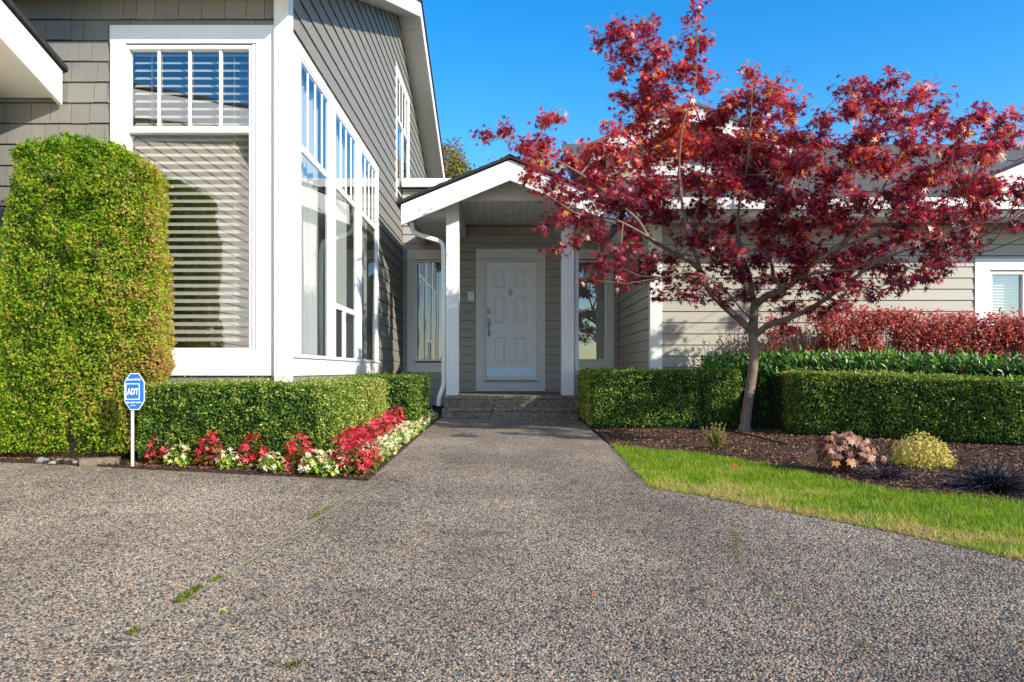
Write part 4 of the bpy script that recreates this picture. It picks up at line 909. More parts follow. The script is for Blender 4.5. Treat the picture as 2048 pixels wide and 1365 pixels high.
# burning bush: red leaves over a thicket of thin stems
r = thing('burning_bush', (4.6, 9.4, .1), 'wide red-leaved shrub with bare stems at its left, in front of the pale wing wall', 'shrub')
def burning():
    spine = [(2.95, 9.88), (3.6, 9.82), (4.5, 9.7), (5.4, 9.45), (6.8, 9.1)]; L = [math.dist(a, b) for a, b in zip(spine[:-1], spine[1:])]; cum = np.concatenate([[0], np.cumsum(L)])
    mb = MB(); n = 330
    for i in range(n):
        s = rng.random() * cum[-1]; x, y = np.interp(s, cum, [p[0] for p in spine]), np.interp(s, cum, [p[1] for p in spine]); x += rng.normal(0, .05); y += rng.uniform(-.2, .15)
        tp = np.interp(s, cum, [1.50, 1.60, 1.58, 1.48, 1.42]); h = rng.uniform(.7, 1.0) * (tp - .1); dx, dy = rng.normal(0, .10), rng.normal(0, .07)
        p = [(x, y, .08), (x + dx * .4 + rng.normal(0, .02), y + dy * .4, .1 + h * .4), (x + dx * .75 + rng.normal(0, .02), y + dy * .7, .1 + h * .72), (x + dx * 1.2, y + dy, .1 + h)]
        mb.tube(p, [.0075, .006, .0045, .002], 4, False)
        for k in range(2):
            b = Vector(p[1]) + (Vector(p[2]) - Vector(p[1])) * rng.random(); mb.tube([b, b + Vector((rng.normal(0, .08), rng.normal(0, .05), .16)), b + Vector((rng.normal(0, .1), rng.normal(0, .06), .34))], [.004, .003, .0015], 3, False)
    o = mb.build('stem', M['stem'], r); o['kind'] = 'stuff'
    n = 52000; s = rng.random(n) ** .72 * cum[-1]; sx = np.interp(s, cum, [p[0] for p in spine]); sy = np.interp(s, cum, [p[1] for p in spine]); top = np.interp(s, cum, [1.50, 1.62, 1.60, 1.50, 1.45])
    f = s / cum[-1]; off = rng.uniform(-.30, .22, n); zz = 1 - rng.random(n) ** .9 * (.42 + .45 * f); z = .1 + (top - .1) * zz
    P = np.column_stack([sx + off * .3, sy + off * np.sqrt(np.clip(1.15 - zz ** 4 * .6, .2, 1)), z]); c1_ = fnoise(P, 4.5, 2); c2_ = fnoise(P, 11, 5)
    thin = (c1_ + c2_ * .7) > (-.05 - .35 * f + .16 * (zz < .75) + .50 * (f < .26)); P, zz, f, c1_, c2_ = P[thin], zz[thin], f[thin], c1_[thin], c2_[thin]; k = len(P)
    P[:, 2] += rng.normal(0, .03, k); P[:, 2] += np.where(rng.random(k) < .03, rng.random(k) * .08, 0)
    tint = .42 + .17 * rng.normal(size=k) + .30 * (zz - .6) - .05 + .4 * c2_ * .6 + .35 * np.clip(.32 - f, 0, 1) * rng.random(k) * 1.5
    R = frames(rng.normal(0, .6, (k, 3)) + np.array([.25, -.6, .5]), spin=rng.normal(0, .7, (k, 3)) + np.array([0, -.1, -.2]))
    S = np.column_stack([rng.uniform(.035, .062, k), rng.uniform(.036, .055, k), rng.uniform(.03, .05, k)])
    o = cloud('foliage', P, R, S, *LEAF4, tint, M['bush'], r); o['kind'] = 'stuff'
burning()

# ------------------------------------------------------------------ Japanese maple
mp_ = thing('maple_tree', (2.72, 8.65, .12), 'red Japanese maple with a spreading crown in front of the right wing', 'tree')
def W3(px, py, D): return Vector((X(px, D), D, Z(py, D)))
def maple():
    limbs = [  # (pixel path, radii in metres, depth path)
     ('trunk', [(1488, 868), (1494, 820), (1503, 760), (1508, 715), (1506, 665), (1509, 610)], [.066, .058, .055, .052, .056, .045], [8.65] * 6),
     ('branch', [(1506, 668), (1480, 640), (1445, 610), (1416, 578), (1403, 545), (1375, 520), (1334, 498), (1300, 478), (1276, 441), (1238, 408), (1190, 368), (1130, 330), (1060, 298), (990, 272)], [.04, .040, .036, .033, .03, .026, .022, .019, .017, .015, .012, .009, .006, .003], [8.65, 8.6, 8.5, 8.4, 8.4, 8.35, 8.3, 8.2, 8.15, 8.1, 8.0, 7.9, 7.9, 7.9]),
     ('branch', [(1403, 545), (1388, 500), (1370, 440), (1362, 390), (1358, 330), (1366, 250), (1392, 160), (1393, 60)], [.024, .021, .018, .015, .012, .009, .006, .003], [8.4, 8.4, 8.4, 8.3, 8.3, 8.2, 8.2, 8.1]),
     ('branch', [(1384, 500), (1382, 460), (1400, 400), (1412, 330), (1402, 250), (1370, 180), (1300, 100), (1240, 70)], [.02, .018, .015, .012, .01, .007, .005, .003], [8.4, 8.5, 8.7, 8.8, 8.9, 8.8, 8.7, 8.6]),
     ('branch', [(1334, 498), (1290, 470), (1230, 440), (1160, 430), (1110, 400), (1080, 380)], [.016, .013, .010, .008, .005, .003], [8.3, 8.1, 7.8, 7.6, 7.5, 7.4]),
     ('branch', [(1508, 615), (1498, 550), (1482, 510), (1476, 460), (1478, 410), (1492, 350), (1500, 260), (1505, 165)], [.03, .027, .024, .02, .016, .012, .008, .004], [8.65, 8.6, 8.5, 8.5, 8.4, 8.3, 8.2, 8.1]),
     ('branch', [(1509, 612), (1535, 592), (1565, 580), (1592, 560), (1622, 530), (1655, 508), (1695, 478), (1725, 440), (1762, 385), (1800, 310), (1830, 225)], [.042, .038, .035, .032, .028, .025, .022, .018, .013, .008, .004], [8.65, 8.55, 8.45, 8.35, 8.2, 8.1, 8.0, 7.9, 7.7, 7.5, 7.4]),
     ('branch', [(1507, 675), (1535, 652), (1580, 636), (1625, 615), (1665, 588), (1705, 560), (1745, 530), (1810, 500), (1880, 475), (1950, 450), (2020, 440)], [.036, .033, .029, .026, .023, .020, .017, .013, .010, .006, .003], [8.65, 8.5, 8.3, 8.1, 7.9, 7.75, 7.6, 7.4, 7.3, 7.2, 7.1]),
     ('branch', [(1565, 580), (1545, 540), (1548, 490), (1560, 440), (1585, 380), (1604, 310), (1640, 235), (1695, 175)], [.024, .021, .018, .016, .013, .01, .007, .003], [8.45, 8.6, 8.8, 8.9, 9.0, 9.0, 8.9, 8.8]),
     ('branch', [(1655, 508), (1720, 480), (1780, 460), (1850, 420), (1920, 375), (1985, 320), (2030, 250)], [.02, .017, .015, .012, .009, .006, .003], [8.1, 7.9, 7.7, 7.5, 7.3, 7.1, 7.0]),
     ('branch', [(1505, 640), (1480, 615), (1450, 580), (1425, 560), (1380, 545), (1330, 555)], [.015, .013, .010, .008, .005, .003], [8.6, 8.2, 7.9, 7.7, 7.5, 7.4]),
     ('branch', [(1592, 560), (1640, 545), (1700, 540), (1760, 520), (1830, 540), (1880, 520)], [.016, .013, .011, .009, .006, .003], [8.35, 7.9, 7.5, 7.2, 7.0, 6.9]),
    ]
    nodes_ = []
    for kind, px, rr, dd in limbs:
        P = [W3(a, b, d) for (a, b), d in zip(px, dd)]; Q = []; RR = []
        for i in range(len(P) - 1):
            p0, p1, p2, p3 = P[max(i - 1, 0)], P[i], P[i + 1], P[min(i + 2, len(P) - 1)]
            for k in range(4):
                t = k / 4; Q.append(.5 * ((2 * p1) + (p2 - p0) * t + (2 * p0 - 5 * p1 + 4 * p2 - p3) * t * t + (3 * p1 - p0 - 3 * p2 + p3) * t ** 3)); RR.append(rr[i] * (1 - t) + rr[i + 1] * t)
        Q.append(P[-1]); RR.append(rr[-1])
        RR = [q * (1 + .06 * noise.noise(Vector((i * .7, len(nodes_), 0)))) for i, q in enumerate(RR)]
        if kind == 'trunk': RR[0] *= 1.35; RR[1] *= 1.15; Q[0].z -= .06
        MB().tube(Q, RR, 10).build(kind, M['bark'], mp_, smooth=True)
        if kind == 'branch':
            for q, w in zip(Q, RR): nodes_.append((q, w))
    NP = np.array([tuple(q) for q, w in nodes_])
    # foliage pads: centre px, py, radius px, half height px, weight
    pads = """975 278 22 16|1010 262 30 16|1048 292 30 22|1095 240 34 22|1088 300 44 30|1150 330 50 30|1060 350 40 16|1105 375 40 20|1150 395 46 26|1205 350 50 34|1190 300 36 26|1215 265 22 18
1235 60 42 24|1205 85 24 16|1290 58 34 20|1255 110 44 28|1310 100 40 26|1240 155 32 22|1300 150 46 30|1255 200 36 24|1320 200 54 34|1388 30 18 26|1392 90 34 30|1370 140 44 30|1400 170 34 24|1365 235 60 36|1290 250 54 32|1240 300 44 30|1300 310 60 34|1370 300 60 40|1430 250 50 36|1450 310 54 40
1500 150 26 20|1490 195 44 28|1545 185 42 28|1575 225 40 30|1520 250 58 36|1465 215 30 24|1590 280 50 36|1530 310 62 40|1600 330 56 36|1450 370 60 34|1380 360 60 34|1300 370 60 34|1230 400 56 28|1520 380 60 40|1590 400 60 36|1670 360 50 34|1650 290 34 26
1690 175 28 18|1730 185 40 24|1775 170 34 22|1760 215 50 30|1700 225 40 28|1650 245 30 22|1820 200 36 24|1805 245 48 32|1740 270 54 34|1700 310 50 30|1765 330 56 36|1830 300 50 32|1870 245 40 26|1845 190 18 10
1885 215 20 12|1910 270 44 30|1960 235 36 22|2010 240 34 18|1990 275 40 26|1960 310 46 28|2030 270 22 20|1895 320 44 28|1930 365 56 32|1850 360 54 34|1790 400 60 36|1720 410 56 32|1990 370 46 28|2035 400 36 30|1960 420 54 30|1880 430 58 30|2035 445 26 18
1660 440 56 28|1590 460 54 28|1800 465 56 28|1870 490 56 26|1940 470 36 20|1730 500 56 26|1660 520 52 24|1790 540 48 20|1850 550 40 16|1710 570 46 18|1640 580 44 18|1590 520 46 24|1900 520 34 16|1960 500 22 10|1750 590 26 12|1690 610 30 14|1640 625 34 14|1570 620 38 14|1540 560 40 20|1580 655 24 10|1530 490 40 26|1475 450 40 24
1400 420 50 26|1330 430 48 24|1320 400 36 24|1430 470 36 18|1440 530 36 18|1375 560 40 18|1330 600 26 12|1395 600 30 12|1290 540 40 20|1340 520 30 16|1240 500 44 18|1200 530 34 14|1150 480 36 16|1120 440 38 18|1090 455 30 12|1170 440 36 14|1270 470 34 18|1260 560 26 12|1230 530 26 12|1420 500 34 14|1475 560 34 14|1460 600 24 8|1200 400 40 20|1540 440 44 28
1350 555 36 12|1300 520 36 14|1240 560 22 8|1400 560 44 16|1640 565 50 16|1720 530 50 18|1800 560 44 14|1860 530 40 14|1690 585 40 12|1600 545 40 16|1200 470 40 16|1150 440 36 14|1480 540 40 18|1115 500 26 10|1180 560 26 10|1255 450 40 20|1310 560 34 14|1360 590 34 12|1420 590 40 12|1500 590 34 12|1560 590 36 14|1610 560 40 16|1680 545 40 16|1600 500 50 22|1520 520 40 20|1460 510 40 22|1380 480 44 22|1280 420 40 22|2085 300 40 30|2095 380 50 34|2110 450 50 28|2140 250 40 26|2160 340 50 34|1340 270 50 30|1410 300 44 30|1480 280 46 30|1560 340 50 34|1640 400 50 30|1830 420 50 26|1700 460 50 22|1500 340 50 34"""
    P_, N_, S_, T_, tw = [], [], [], [], MB()
    for li, line in enumerate(pads.replace('\n', '|').split('|')):
        px, py, rx, rz = map(float, line.split()); D = 8.5 + .75 * noise.noise(Vector((px * .011, py * .013, 2.2))) * 1.6
        D -= np.clip((px - 1560) / 300, 0, 1.1) * (.7 if li % 2 else 2.15)
        if 1250 < px < 1420 and py < 180: D = 8.5
        if px < 1250 and py > 380: D = 7.7
        D = min(D, 9.2 if py > 380 else 9.7)
        c = np.array(W3(px, py, D)); ax, az = rx / F * D, rz / F * D; ay = max(.22, ax * 1.1)
        i = int(np.argmin(((NP - c) ** 2 * np.array([1, .7, 1.4])).sum(1) - 0 * NP[:, 0])); b = NP[i]
        m1 = b * .5 + c * .5 + np.array([0, 0, -.05]); tw.tube([b, m1, c], [.007, .005, .003], 5, False)
        area = ax * az; n = int(np.clip(area * 5700, 36, 440)); 
        if py > 430 and px < 1500: n = int(n * .75)
        nt_ = max(4, n // 14)
        sub = []
        for k in range(nt_):
            v = rng.normal(0, 1, 3); v /= np.linalg.norm(v); v *= rng.random() ** .4 * 1.05; e = c + v * np.array([ax, ay, az]); e[2] += .02
            mid = (c + e) / 2 + np.array([0, 0, .02]); tw.tube([c, mid, e], [.003, .0022, .0012], 3, False); sub.append((c, e))
        for k in range(n):
            a_, e = sub[rng.integers(nt_)]; t = rng.uniform(.35, 1.1); p = a_ + (e - a_) * t + rng.normal(0, .05, 3) * np.array([1, 1, .8]); P_.append(p)
            out = (p - c) / np.array([ax, ay, az]); N_.append(np.array([rng.normal(0, .5) + .1, rng.normal(0, .5) - .35, rng.uniform(-.1, 1.0)]) + .25 * out)
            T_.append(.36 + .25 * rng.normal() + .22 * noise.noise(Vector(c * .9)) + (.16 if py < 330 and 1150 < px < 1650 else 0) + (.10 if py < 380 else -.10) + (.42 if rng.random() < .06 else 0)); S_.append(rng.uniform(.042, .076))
    o = tw.build('twig', M['twig'], mp_, origin=(2.7, 8.6, 3)); o['kind'] = 'stuff'
    P_, N_, S_, T_ = map(np.array, (P_, N_, S_, T_)); k = len(P_)
    spin = rng.normal(0, .6, (k, 3)) + np.array([0, -.3, -.55]); R = frames(N_, spin=spin)
    idx = np.argsort(P_[:, 1] - S_ * 22); front, rest = idx[:290], idx[290:]
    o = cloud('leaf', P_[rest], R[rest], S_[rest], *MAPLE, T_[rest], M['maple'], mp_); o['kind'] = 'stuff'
    mes = []
    from mathutils import Matrix
    for j in range(10): me = cloud_mesh('leaf', np.zeros((1, 3)), np.eye(3)[None], np.ones(1), *MAPLE, np.array([j / 9])); me.materials.append(M['maple']); mes.append(me)
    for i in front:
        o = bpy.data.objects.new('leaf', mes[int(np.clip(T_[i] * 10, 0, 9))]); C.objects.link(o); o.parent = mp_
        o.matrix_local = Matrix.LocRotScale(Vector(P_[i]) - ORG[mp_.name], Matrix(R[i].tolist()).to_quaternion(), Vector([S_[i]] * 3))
    print('maple leaves', k)
maple()

# ------------------------------------------------------------------ flowers
def flower_mesh(red):
    h, w = (.175, .09) if red else (.11, .09); n = 150 if red else 130
    P = rng.normal(0, 1, (n, 3)); P /= np.linalg.norm(P, axis=1, keepdims=True); P *= rng.random((n, 1)) ** .35; P[:, 2] = np.abs(P[:, 2]); tz = P[:, 2] * h * .85
    P = np.column_stack([P[:, 0] * w, P[:, 1] * w, .012 + tz]); N = P * 3 + rng.normal(0, .35, (n, 3)) + np.array([0, 0, .4])
    leaf = ([(0, 0, 0), (.3, -.34, .05), (.8, -.3, .02), (1, 0, -.06), (.8, .3, .02), (.3, .34, .05)], [(0, 1, 2), (0, 2, 3), (0, 3, 4), (0, 4, 5)])
    f = cloud_mesh('foliage', P, frames(N), rng.uniform(.022, .04, n), *leaf, rng.beta(1.6, 1.6, n), ); f.materials.append(M['redleaf' if red else 'limeleaf'])
    k = 74 if red else 44; V = []
    petal = []; fc = []
    for j in range(4):
        a = j * math.pi / 2 + .2; c, s = math.cos(a), math.sin(a); o = len(petal); wd = .42 if j % 2 else .3
        for x, y, z in ((0, 0, 0), (.55, -wd, .12), (1, -wd * .6, .02), (1, wd * .6, .02), (.55, wd, .12)): petal.append((x * c - y * s, x * s + y * c, z))
        fc += [(o, o + 1, o + 2), (o, o + 2, o + 3), (o, o + 3, o + 4)]
    Q = rng.normal(0, 1, (k, 3)); Q /= np.linalg.norm(Q, axis=1, keepdims=True); Q[:, 2] = np.abs(Q[:, 2])
    if red: Q = np.column_stack([Q[:, 0] * w * 1.02, Q[:, 1] * w * 1.02, .03 + Q[:, 2] * h * 1.0 + rng.uniform(-.02, .02, k)])
    else: Q = np.column_stack([Q[:, 0] * w * 1.08, Q[:, 1] * w * 1.08, .03 + Q[:, 2] * h * 1.0])
    b = cloud_mesh('blossom', Q, frames(Q * 4 + rng.normal(0, .5, (k, 3)) + np.array([0, -.25, .25])), rng.uniform(.012, .021, k), petal, fc, rng.random(k)); b.materials.append(M['redpetal' if red else 'whitepetal'])
    return f, b
protos = {True: [flower_mesh(True) for _ in range(4)], False: [flower_mesh(False) for _ in range(4)]}
def begonia(red, x, y, s, label, group):
    o = thing('red_begonia' if red else 'white_begonia', (x, y, G(x, y) + .01), label, 'flower', group, rz=random.uniform(0, 6))
    f, b = random.choice(protos[red]); s *= 1.12; o.scale = (s, s, s * random.uniform(.92, 1.08))
    for nm, me in (('foliage', f), ('blossom', b)):
        c = bpy.data.objects.new(nm, me); C.objects.link(c); c.parent = o
# the front row, left to right
GR, GW = 'red begonias in the bed by the driveway', 'white begonias in the bed by the driveway'
front = [(True, 320, 934, .95, 'tall red begonia nearest the blue yard sign'), (False, 357, 940, .95, 'small white begonia second from the yard sign'),
 (True, 420, 941, 1.0, 'red begonia with loose stems, second red one from the yard sign'), (False, 459, 946, .9, 'lime-leaved white begonia, second white one from the yard sign'),
 (True, 506, 944, 1.0, 'red begonia in the middle of the front row before the dark hedge'), (False, 545, 951, .9, 'white begonia in the middle of the front row, tightly rounded'),
 (True, 600, 950, 1.05, 'red begonia left of the widest white clump'), (False, 632, 956, 1.0, 'white begonia forming the left half of the widest white clump'), (False, 665, 957, 1.05, 'white begonia forming the right half of the widest white clump')]
for red, px, py, s, lab in front: begonia(red, *GP(px, py - 4), s, lab, GR if red else GW)
ordn = ['first', 'second', 'third', 'fourth', 'fifth', 'sixth', 'seventh', 'eighth', 'ninth', 'tenth', 'eleventh', 'twelfth', 'thirteenth', 'fourteenth', 'fifteenth', 'sixteenth', 'seventeenth', 'eighteenth', 'nineteenth', 'twentieth']
begonia(True, *GP(706, 953), 1.15, 'big red begonia at the corner of the bed, left of the pair', GR); begonia(True, *GP(728, 948), 1.1, 'big red begonia at the bed corner beside the joint line', GR)
edge = lambda y: np.interp(y, [bedL[0][1], YS], [bedL[0][0], pl[1][0]])
ys_ = np.linspace(5.38, 10.35, 19)
for i, y in enumerate(ys_):
    begonia(False, edge(y) - .10 + random.uniform(-.015, .015), y, 1.0 if i < 14 else .85, 'white begonia along the walkway edge, %s one counted from the driveway' % ordn[i], 'white begonias edging the walkway')
for i, y in enumerate(np.linspace(5.55, 10.4, 19)):
    begonia(True, edge(y) - .255 + random.uniform(-.02, .02), y, 1.12, 'red begonia in the inner walkway row, %s one counted from the driveway' % ordn[i], 'red begonias in the inner walkway row')

# ------------------------------------------------------------------ small plants of the right bed
x, y = GP(1690, 948); r = thing('heuchera', (x, y, G(x, y)), 'brown-purple heuchera with ruffled lobed leaves at the lawn edge', 'plant')
HL = star(7, .62, 1.25, .22); from mathutils import Matrix
mes = []
for j in range(8): me = cloud_mesh('leaf', np.zeros((1, 3)), np.eye(3)[None], np.ones(1), *HL, np.array([j / 7])); me.materials.append(M['heuchera']); mes.append(me)
mb = MB()
for k in range(200):
    a = rng.random() * 2 * math.pi; t = rng.random(); rad = .27 * math.sqrt(t) * (1.0 if k < 100 else .7); h = .30 * math.sqrt(max(0, 1 - t * .85)) * rng.uniform(.75, 1.02); p = Vector((math.cos(a) * rad, math.sin(a) * rad * .85, h))
    n = Vector((p.x * 2.6, p.y * 2.6 - .45, .55)) + Vector(rng.normal(0, .25, 3)); spin = Vector((p.x, p.y - .05, -.25)) + Vector(rng.normal(0, .1, 3))
    R = frames(np.array([n]), spin=np.array([spin]))[0]; s = rng.uniform(.032, .052)
    o = bpy.data.objects.new('leaf', mes[int(rng.integers(8))]); C.objects.link(o); o.parent = r; o.matrix_local = Matrix.LocRotScale(p, Matrix(R.tolist()).to_quaternion(), Vector((s, s, s)))
    mb.tube([(x, y, G(x, y)), (x + p.x * .4, y + p.y * .4, G(x, y) + h * .6), (x + p.x, y + p.y, G(x, y) + h)], [.003, .0025, .002], 3, False)
mb.build('leaf_stalks', M['stem'], r)['kind'] = 'stuff'
def tuft(name, px, py, label, cat, m, n, length, spread, width, bend, tb=(0, 1), D=None):
    x, y = GP(px, py); r = thing(name, (x, y, G(x, y)), label, cat); V, Fs, T = [], [], []
    for k in range(n):
        a = rng.random() * 2 * math.pi; tilt = rng.random() ** .7 * spread; L = length * rng.uniform(.55, 1.1); d = Vector((math.cos(a) * math.sin(tilt), math.sin(a) * math.sin(tilt), math.cos(tilt))); b = Vector((rng.normal(0, .03), rng.normal(0, .03), 0))
        side = d.cross(Vector((0, 0, 1)) + Vector(rng.normal(0, .4, 3))).normalized() * width / 2; o = len(V)
        for q, w in ((0, 1), (.4, 1), (.75, .75), (1, .1)):
            p = b + d * L * q + Vector((0, 0, -bend * L * q * q)) + Vector((d.x, d.y, 0)) * bend * .7 * L * q * q; V += [p - side * w, p + side * w]
        for q in range(3): Fs.append((o + 2 * q, o + 2 * q + 1, o + 2 * q + 3, o + 2 * q + 2))
        T += [rng.uniform(*tb)] * 8
    me = bpy.data.meshes.new('blades'); me.from_pydata([tuple(v) for v in V], [], Fs); at = me.attributes.new('tint', 'FLOAT', 'POINT'); at.data.foreach_set('value', T); me.materials.append(m)
    o = link('blades', me, r, (x, y, G(x, y))); o['kind'] = 'stuff'; return r
tuft('black_mondo_grass', 1765, 962, 'small tuft of black grass just right of the brown heuchera', 'plant', M['mondo'], 260, .27, 1.35, .006, .45)
tuft('black_mondo_grass', 1985, 985, 'large tuft of black grass at the right edge of the bed', 'plant', M['mondo'], 620, .36, 1.3, .0065, .45)
x, y = GP(1845, 938); r = thing('euonymus', (x, y, G(x, y)), 'low yellow variegated shrub between the two black grass tufts', 'shrub')
n = 2300; P = rng.normal(0, 1, (n, 3)); P /= np.linalg.norm(P, axis=1, keepdims=True); P *= rng.random((n, 1)) ** .3; P[:, 2] = np.abs(P[:, 2]); P = P * np.array([.235, .18, .235]) * (1 + .25 * fnoise(P, 2.5))[:, None] + np.array([x, y, G(x, y) + .03]); P[:, 2] -= .10 * np.clip((P[:, 0] - x), 0, 1)
o = cloud('foliage', P, frames((P - np.array([x, y, .1])) * 3 + rng.normal(0, .5, (n, 3))), rng.uniform(.015, .03, n), *LEAF4, .3 + .45 * rng.random(n) + .25 * ((P[:, 2] - .1) / .22), M['euonymus'], r); o['kind'] = 'stuff'
x, y = GP(1432, 903); r = thing('heather', (x, y, G(x, y)), 'small upright heather with pinkish tips beside the maple trunk', 'plant')
Ps, Us, Ts = [], [], []; mb = MB()
for k in range(46):
    a = rng.random() * 2 * math.pi; tl = rng.random() ** .8 * .75; L = rng.uniform(.13, .27); d = np.array([math.cos(a) * math.sin(tl), math.sin(a) * math.sin(tl) * .8, math.cos(tl)]); mb.tube([(x, y, G(x, y)), tuple(np.array([x, y, G(x, y)]) + d * L)], [.003, .0015], 3, False)
    for j in range(46): t = rng.uniform(.2, 1); Ps.append(np.array([x, y, G(x, y)]) + d * L * t + rng.normal(0, .003, 3)); Us.append(d + rng.normal(0, .45, 3)); Ts.append(.15 + t * .6 + rng.normal(0, .1))
mb.build('stems', M['stem'], r)['kind'] = 'stuff'; k = len(Ps); o = cloud('foliage', np.array(Ps), frames(rng.normal(size=(k, 3)), spin=np.array(Us)), rng.uniform(.012, .02, k), *LEAF4, np.array(Ts), M['heather'], r); o['kind'] = 'stuff'

# ------------------------------------------------------------------ yard sign
sx, sy_ = GP(265, 936); yaw = math.radians(16)
r = thing('yard_sign', (sx, sy_, G(sx, sy_)), 'blue octagonal security sign on a thin white post before the cedar', 'sign')
r.rotation_euler[2] = 0
zs0, zs1 = Z(820, sy_), Z(747, sy_); sh = zs1 - zs0; sw = sh * .50; zc = (zs0 + zs1) / 2
MB().box(sx - .011, sx + .011, sy_ - .004, sy_ + .004, G(sx, sy_) - .05, zs0 + .05).build('post', M['polemetal'], r, .002, segs=1)
def oct_(w, h, cx=0, cz=0): a, b = w / 2, h / 2; return [(cx - a * .45, cz - b), (cx + a * .45, cz - b), (cx + a, cz - b * .52), (cx + a, cz + b * .52), (cx + a * .45, cz + b), (cx - a * .45, cz + b), (cx - a, cz + b * .52), (cx - a, cz - b * .52)]
face = []
def place(mb, name, m):
    cy, sn = math.cos(yaw), math.sin(yaw); mb.v = [(sx + .018 + vx * cy - vy * sn, sy_ - .006 + vx * sn + vy * cy, zc + vz) for vx, vy, vz in mb.v]; return mb.build(name, m, r)
place(MB().prism_y(oct_(sw, sh), -.004, .0), 'sign_plate', M['signwhite'])
place(MB().prism_y(oct_(sw - .008, sh - .010), -.0055, -.0042), 'sign_face', M['signblue'])
fr_w, fr_h = sw * .70, sh * .44; th = .0045; mb = MB(); cxp = -.012
for a, b, c, d in ((-fr_w / 2, fr_w / 2, fr_h / 2 - th, fr_h / 2), (-fr_w / 2, fr_w / 2, -fr_h / 2, -fr_h / 2 + th), (-fr_w / 2, -fr_w / 2 + th, -fr_h / 2 + th, fr_h / 2 - th), (fr_w / 2 - th, fr_w / 2, -fr_h / 2 + th, fr_h / 2 - th)): mb.box(a + cxp, b + cxp, -.0065, -.0056, c, d)
place(mb, 'sign_border', M['signwhite'])
def text(body, size, cx, cz, name, sxs=1.0, bold=0.0):
    cu = bpy.data.curves.new(name, 'FONT'); cu.body = body; cu.size = size; cu.align_x = 'CENTER'; cu.align_y = 'CENTER'; cu.offset = bold; cu.resolution_u = 3
    t = bpy.data.objects.new(name, cu); C.objects.link(t); bpy.context.view_layer.update(); dg = bpy.context.evaluated_depsgraph_get(); me = bpy.data.meshes.new_from_object(t.evaluated_get(dg)); bpy.data.objects.remove(t)
    mb = MB(); mb.v = [(v.co.x * sxs + cx, -.0068, v.co.y + cz) for v in me.vertices]; mb.f = [tuple(p.vertices) for p in me.polygons]; bpy.data.meshes.remove(me); place(mb, name, M['signwhite'])
text('ADT', .060, cxp + .001, -.002, 'lettering', .58, .0016); text('Secured by', .022, cxp + .004, sh * .335, 'lettering', .95, .0004)
text('1-800-ADT-ASAP', .0145, cxp + .003, -sh * .30, 'lettering', 1.0, .0004); text('adt.com', .011, cxp + .003, -sh * .375, 'lettering', 1.0, .0002)

# ------------------------------------------------------------------ small things
def rock(px, py, w, label, seed):
    x, y = GP(px, py); y -= .05; bm = bmesh.new(); bmesh.ops.create_icosphere(bm, subdivisions=2, radius=1)
    for v in bm.verts: v.co *= 1 + .3 * noise.noise(v.co * 1.3 + Vector((seed, 0, 0))); v.co.x *= w / 2; v.co.y *= w * .36; v.co.z *= w * .26
    me = bpy.data.meshes.new('rock'); bm.to_mesh(me); bm.free(); me.materials.append(M['rock']); o = link('rock', me, None, (x, y, G(x, y) + .018)); tag(o, label, 'rock', 'rocks along the driveway edge')
rock(92, 925, .10, 'pale flat rock at the driveway edge, leftmost of the rocks under the cedar', 1); rock(112, 929, .05, 'small dark rock right of the leftmost pale one', 5); rock(127, 925, .07, 'grey rock in the middle of the rock row', 9)
rock(143, 925, .085, 'roundest tan rock of the row under the cedar', 14); rock(160, 929, .06, 'small reddish rock touching the timber offcut', 21)
x, y = GP(205, 930); y -= .06; o = MB().box(x - .13, x + .13, y - .02, y + .08, G(x, y), G(x, y) + .055).build('timber_edging', M['timber'], None, .006); o.rotation_euler[2] = math.radians(24); tag(o, 'weathered timber offcut lying between cedar and yard sign', 'timber')
pts = [GP(1452, 868), GP(1480, 873), GP(1515, 881), GP(1548, 890), GP(1575, 897)]
o = MB().tube([(x, y, G(x, y) + .035) for x, y in pts], .009, 6).build('irrigation_pipe', M['black'], None, smooth=True); tag(o, 'thin black irrigation pipe on the bark beside the trunk', 'pipe')
x, y = GP(771, 885); o = MB().tube([(x, y, G(x, y)), (x, y, G(x, y) + .22)], .006, 6).tube([(x - .012, y, G(x, y) + .22), (x + .018, y, G(x, y) + .225)], .009, 6).build('sprinkler_stake', M['black'], None); tag(o, 'small black sprinkler stake standing among the begonias', 'sprinkler')
def fallen(px, py, s, t, name, label, lm=M['maple'], tpl=MAPLE, lift=.012, group=None):
    x, y = GP(px, py); n = np.array([[rng.normal(0, .3), rng.normal(0, .3) - .25, 1]]); me = cloud_mesh(name, np.zeros((1, 3)), frames(n), np.array([s]), *tpl, np.array([t])); me.materials.append(lm); o = link(name, me, None, (x, y, G(x, y) + lift)); tag(o, label, 'leaf', group)
fallen(1467, 945, .05, .85, 'fallen_leaf', 'red maple leaf lying on the green part of the lawn', lift=.05); fallen(1783, 1018, .035, .5, 'fallen_leaf', 'small dark red leaf on the lawn below the heuchera', lift=.05)
fallen(445, 1224, .028, .95, 'fallen_leaf', 'yellow-green leaf lying on the driveway right of the joint', M['euonymus'], tpl=star(5, .6)); fallen(1185, 1192, .011, .95, 'fallen_leaf', 'tiny orange leaf alone on the middle of the driveway', tpl=star(5, .8))
fallen(1783, 905, .03, .8, 'fallen_leaf', 'red leaf on the bark near the yellow shrub', lift=.05)
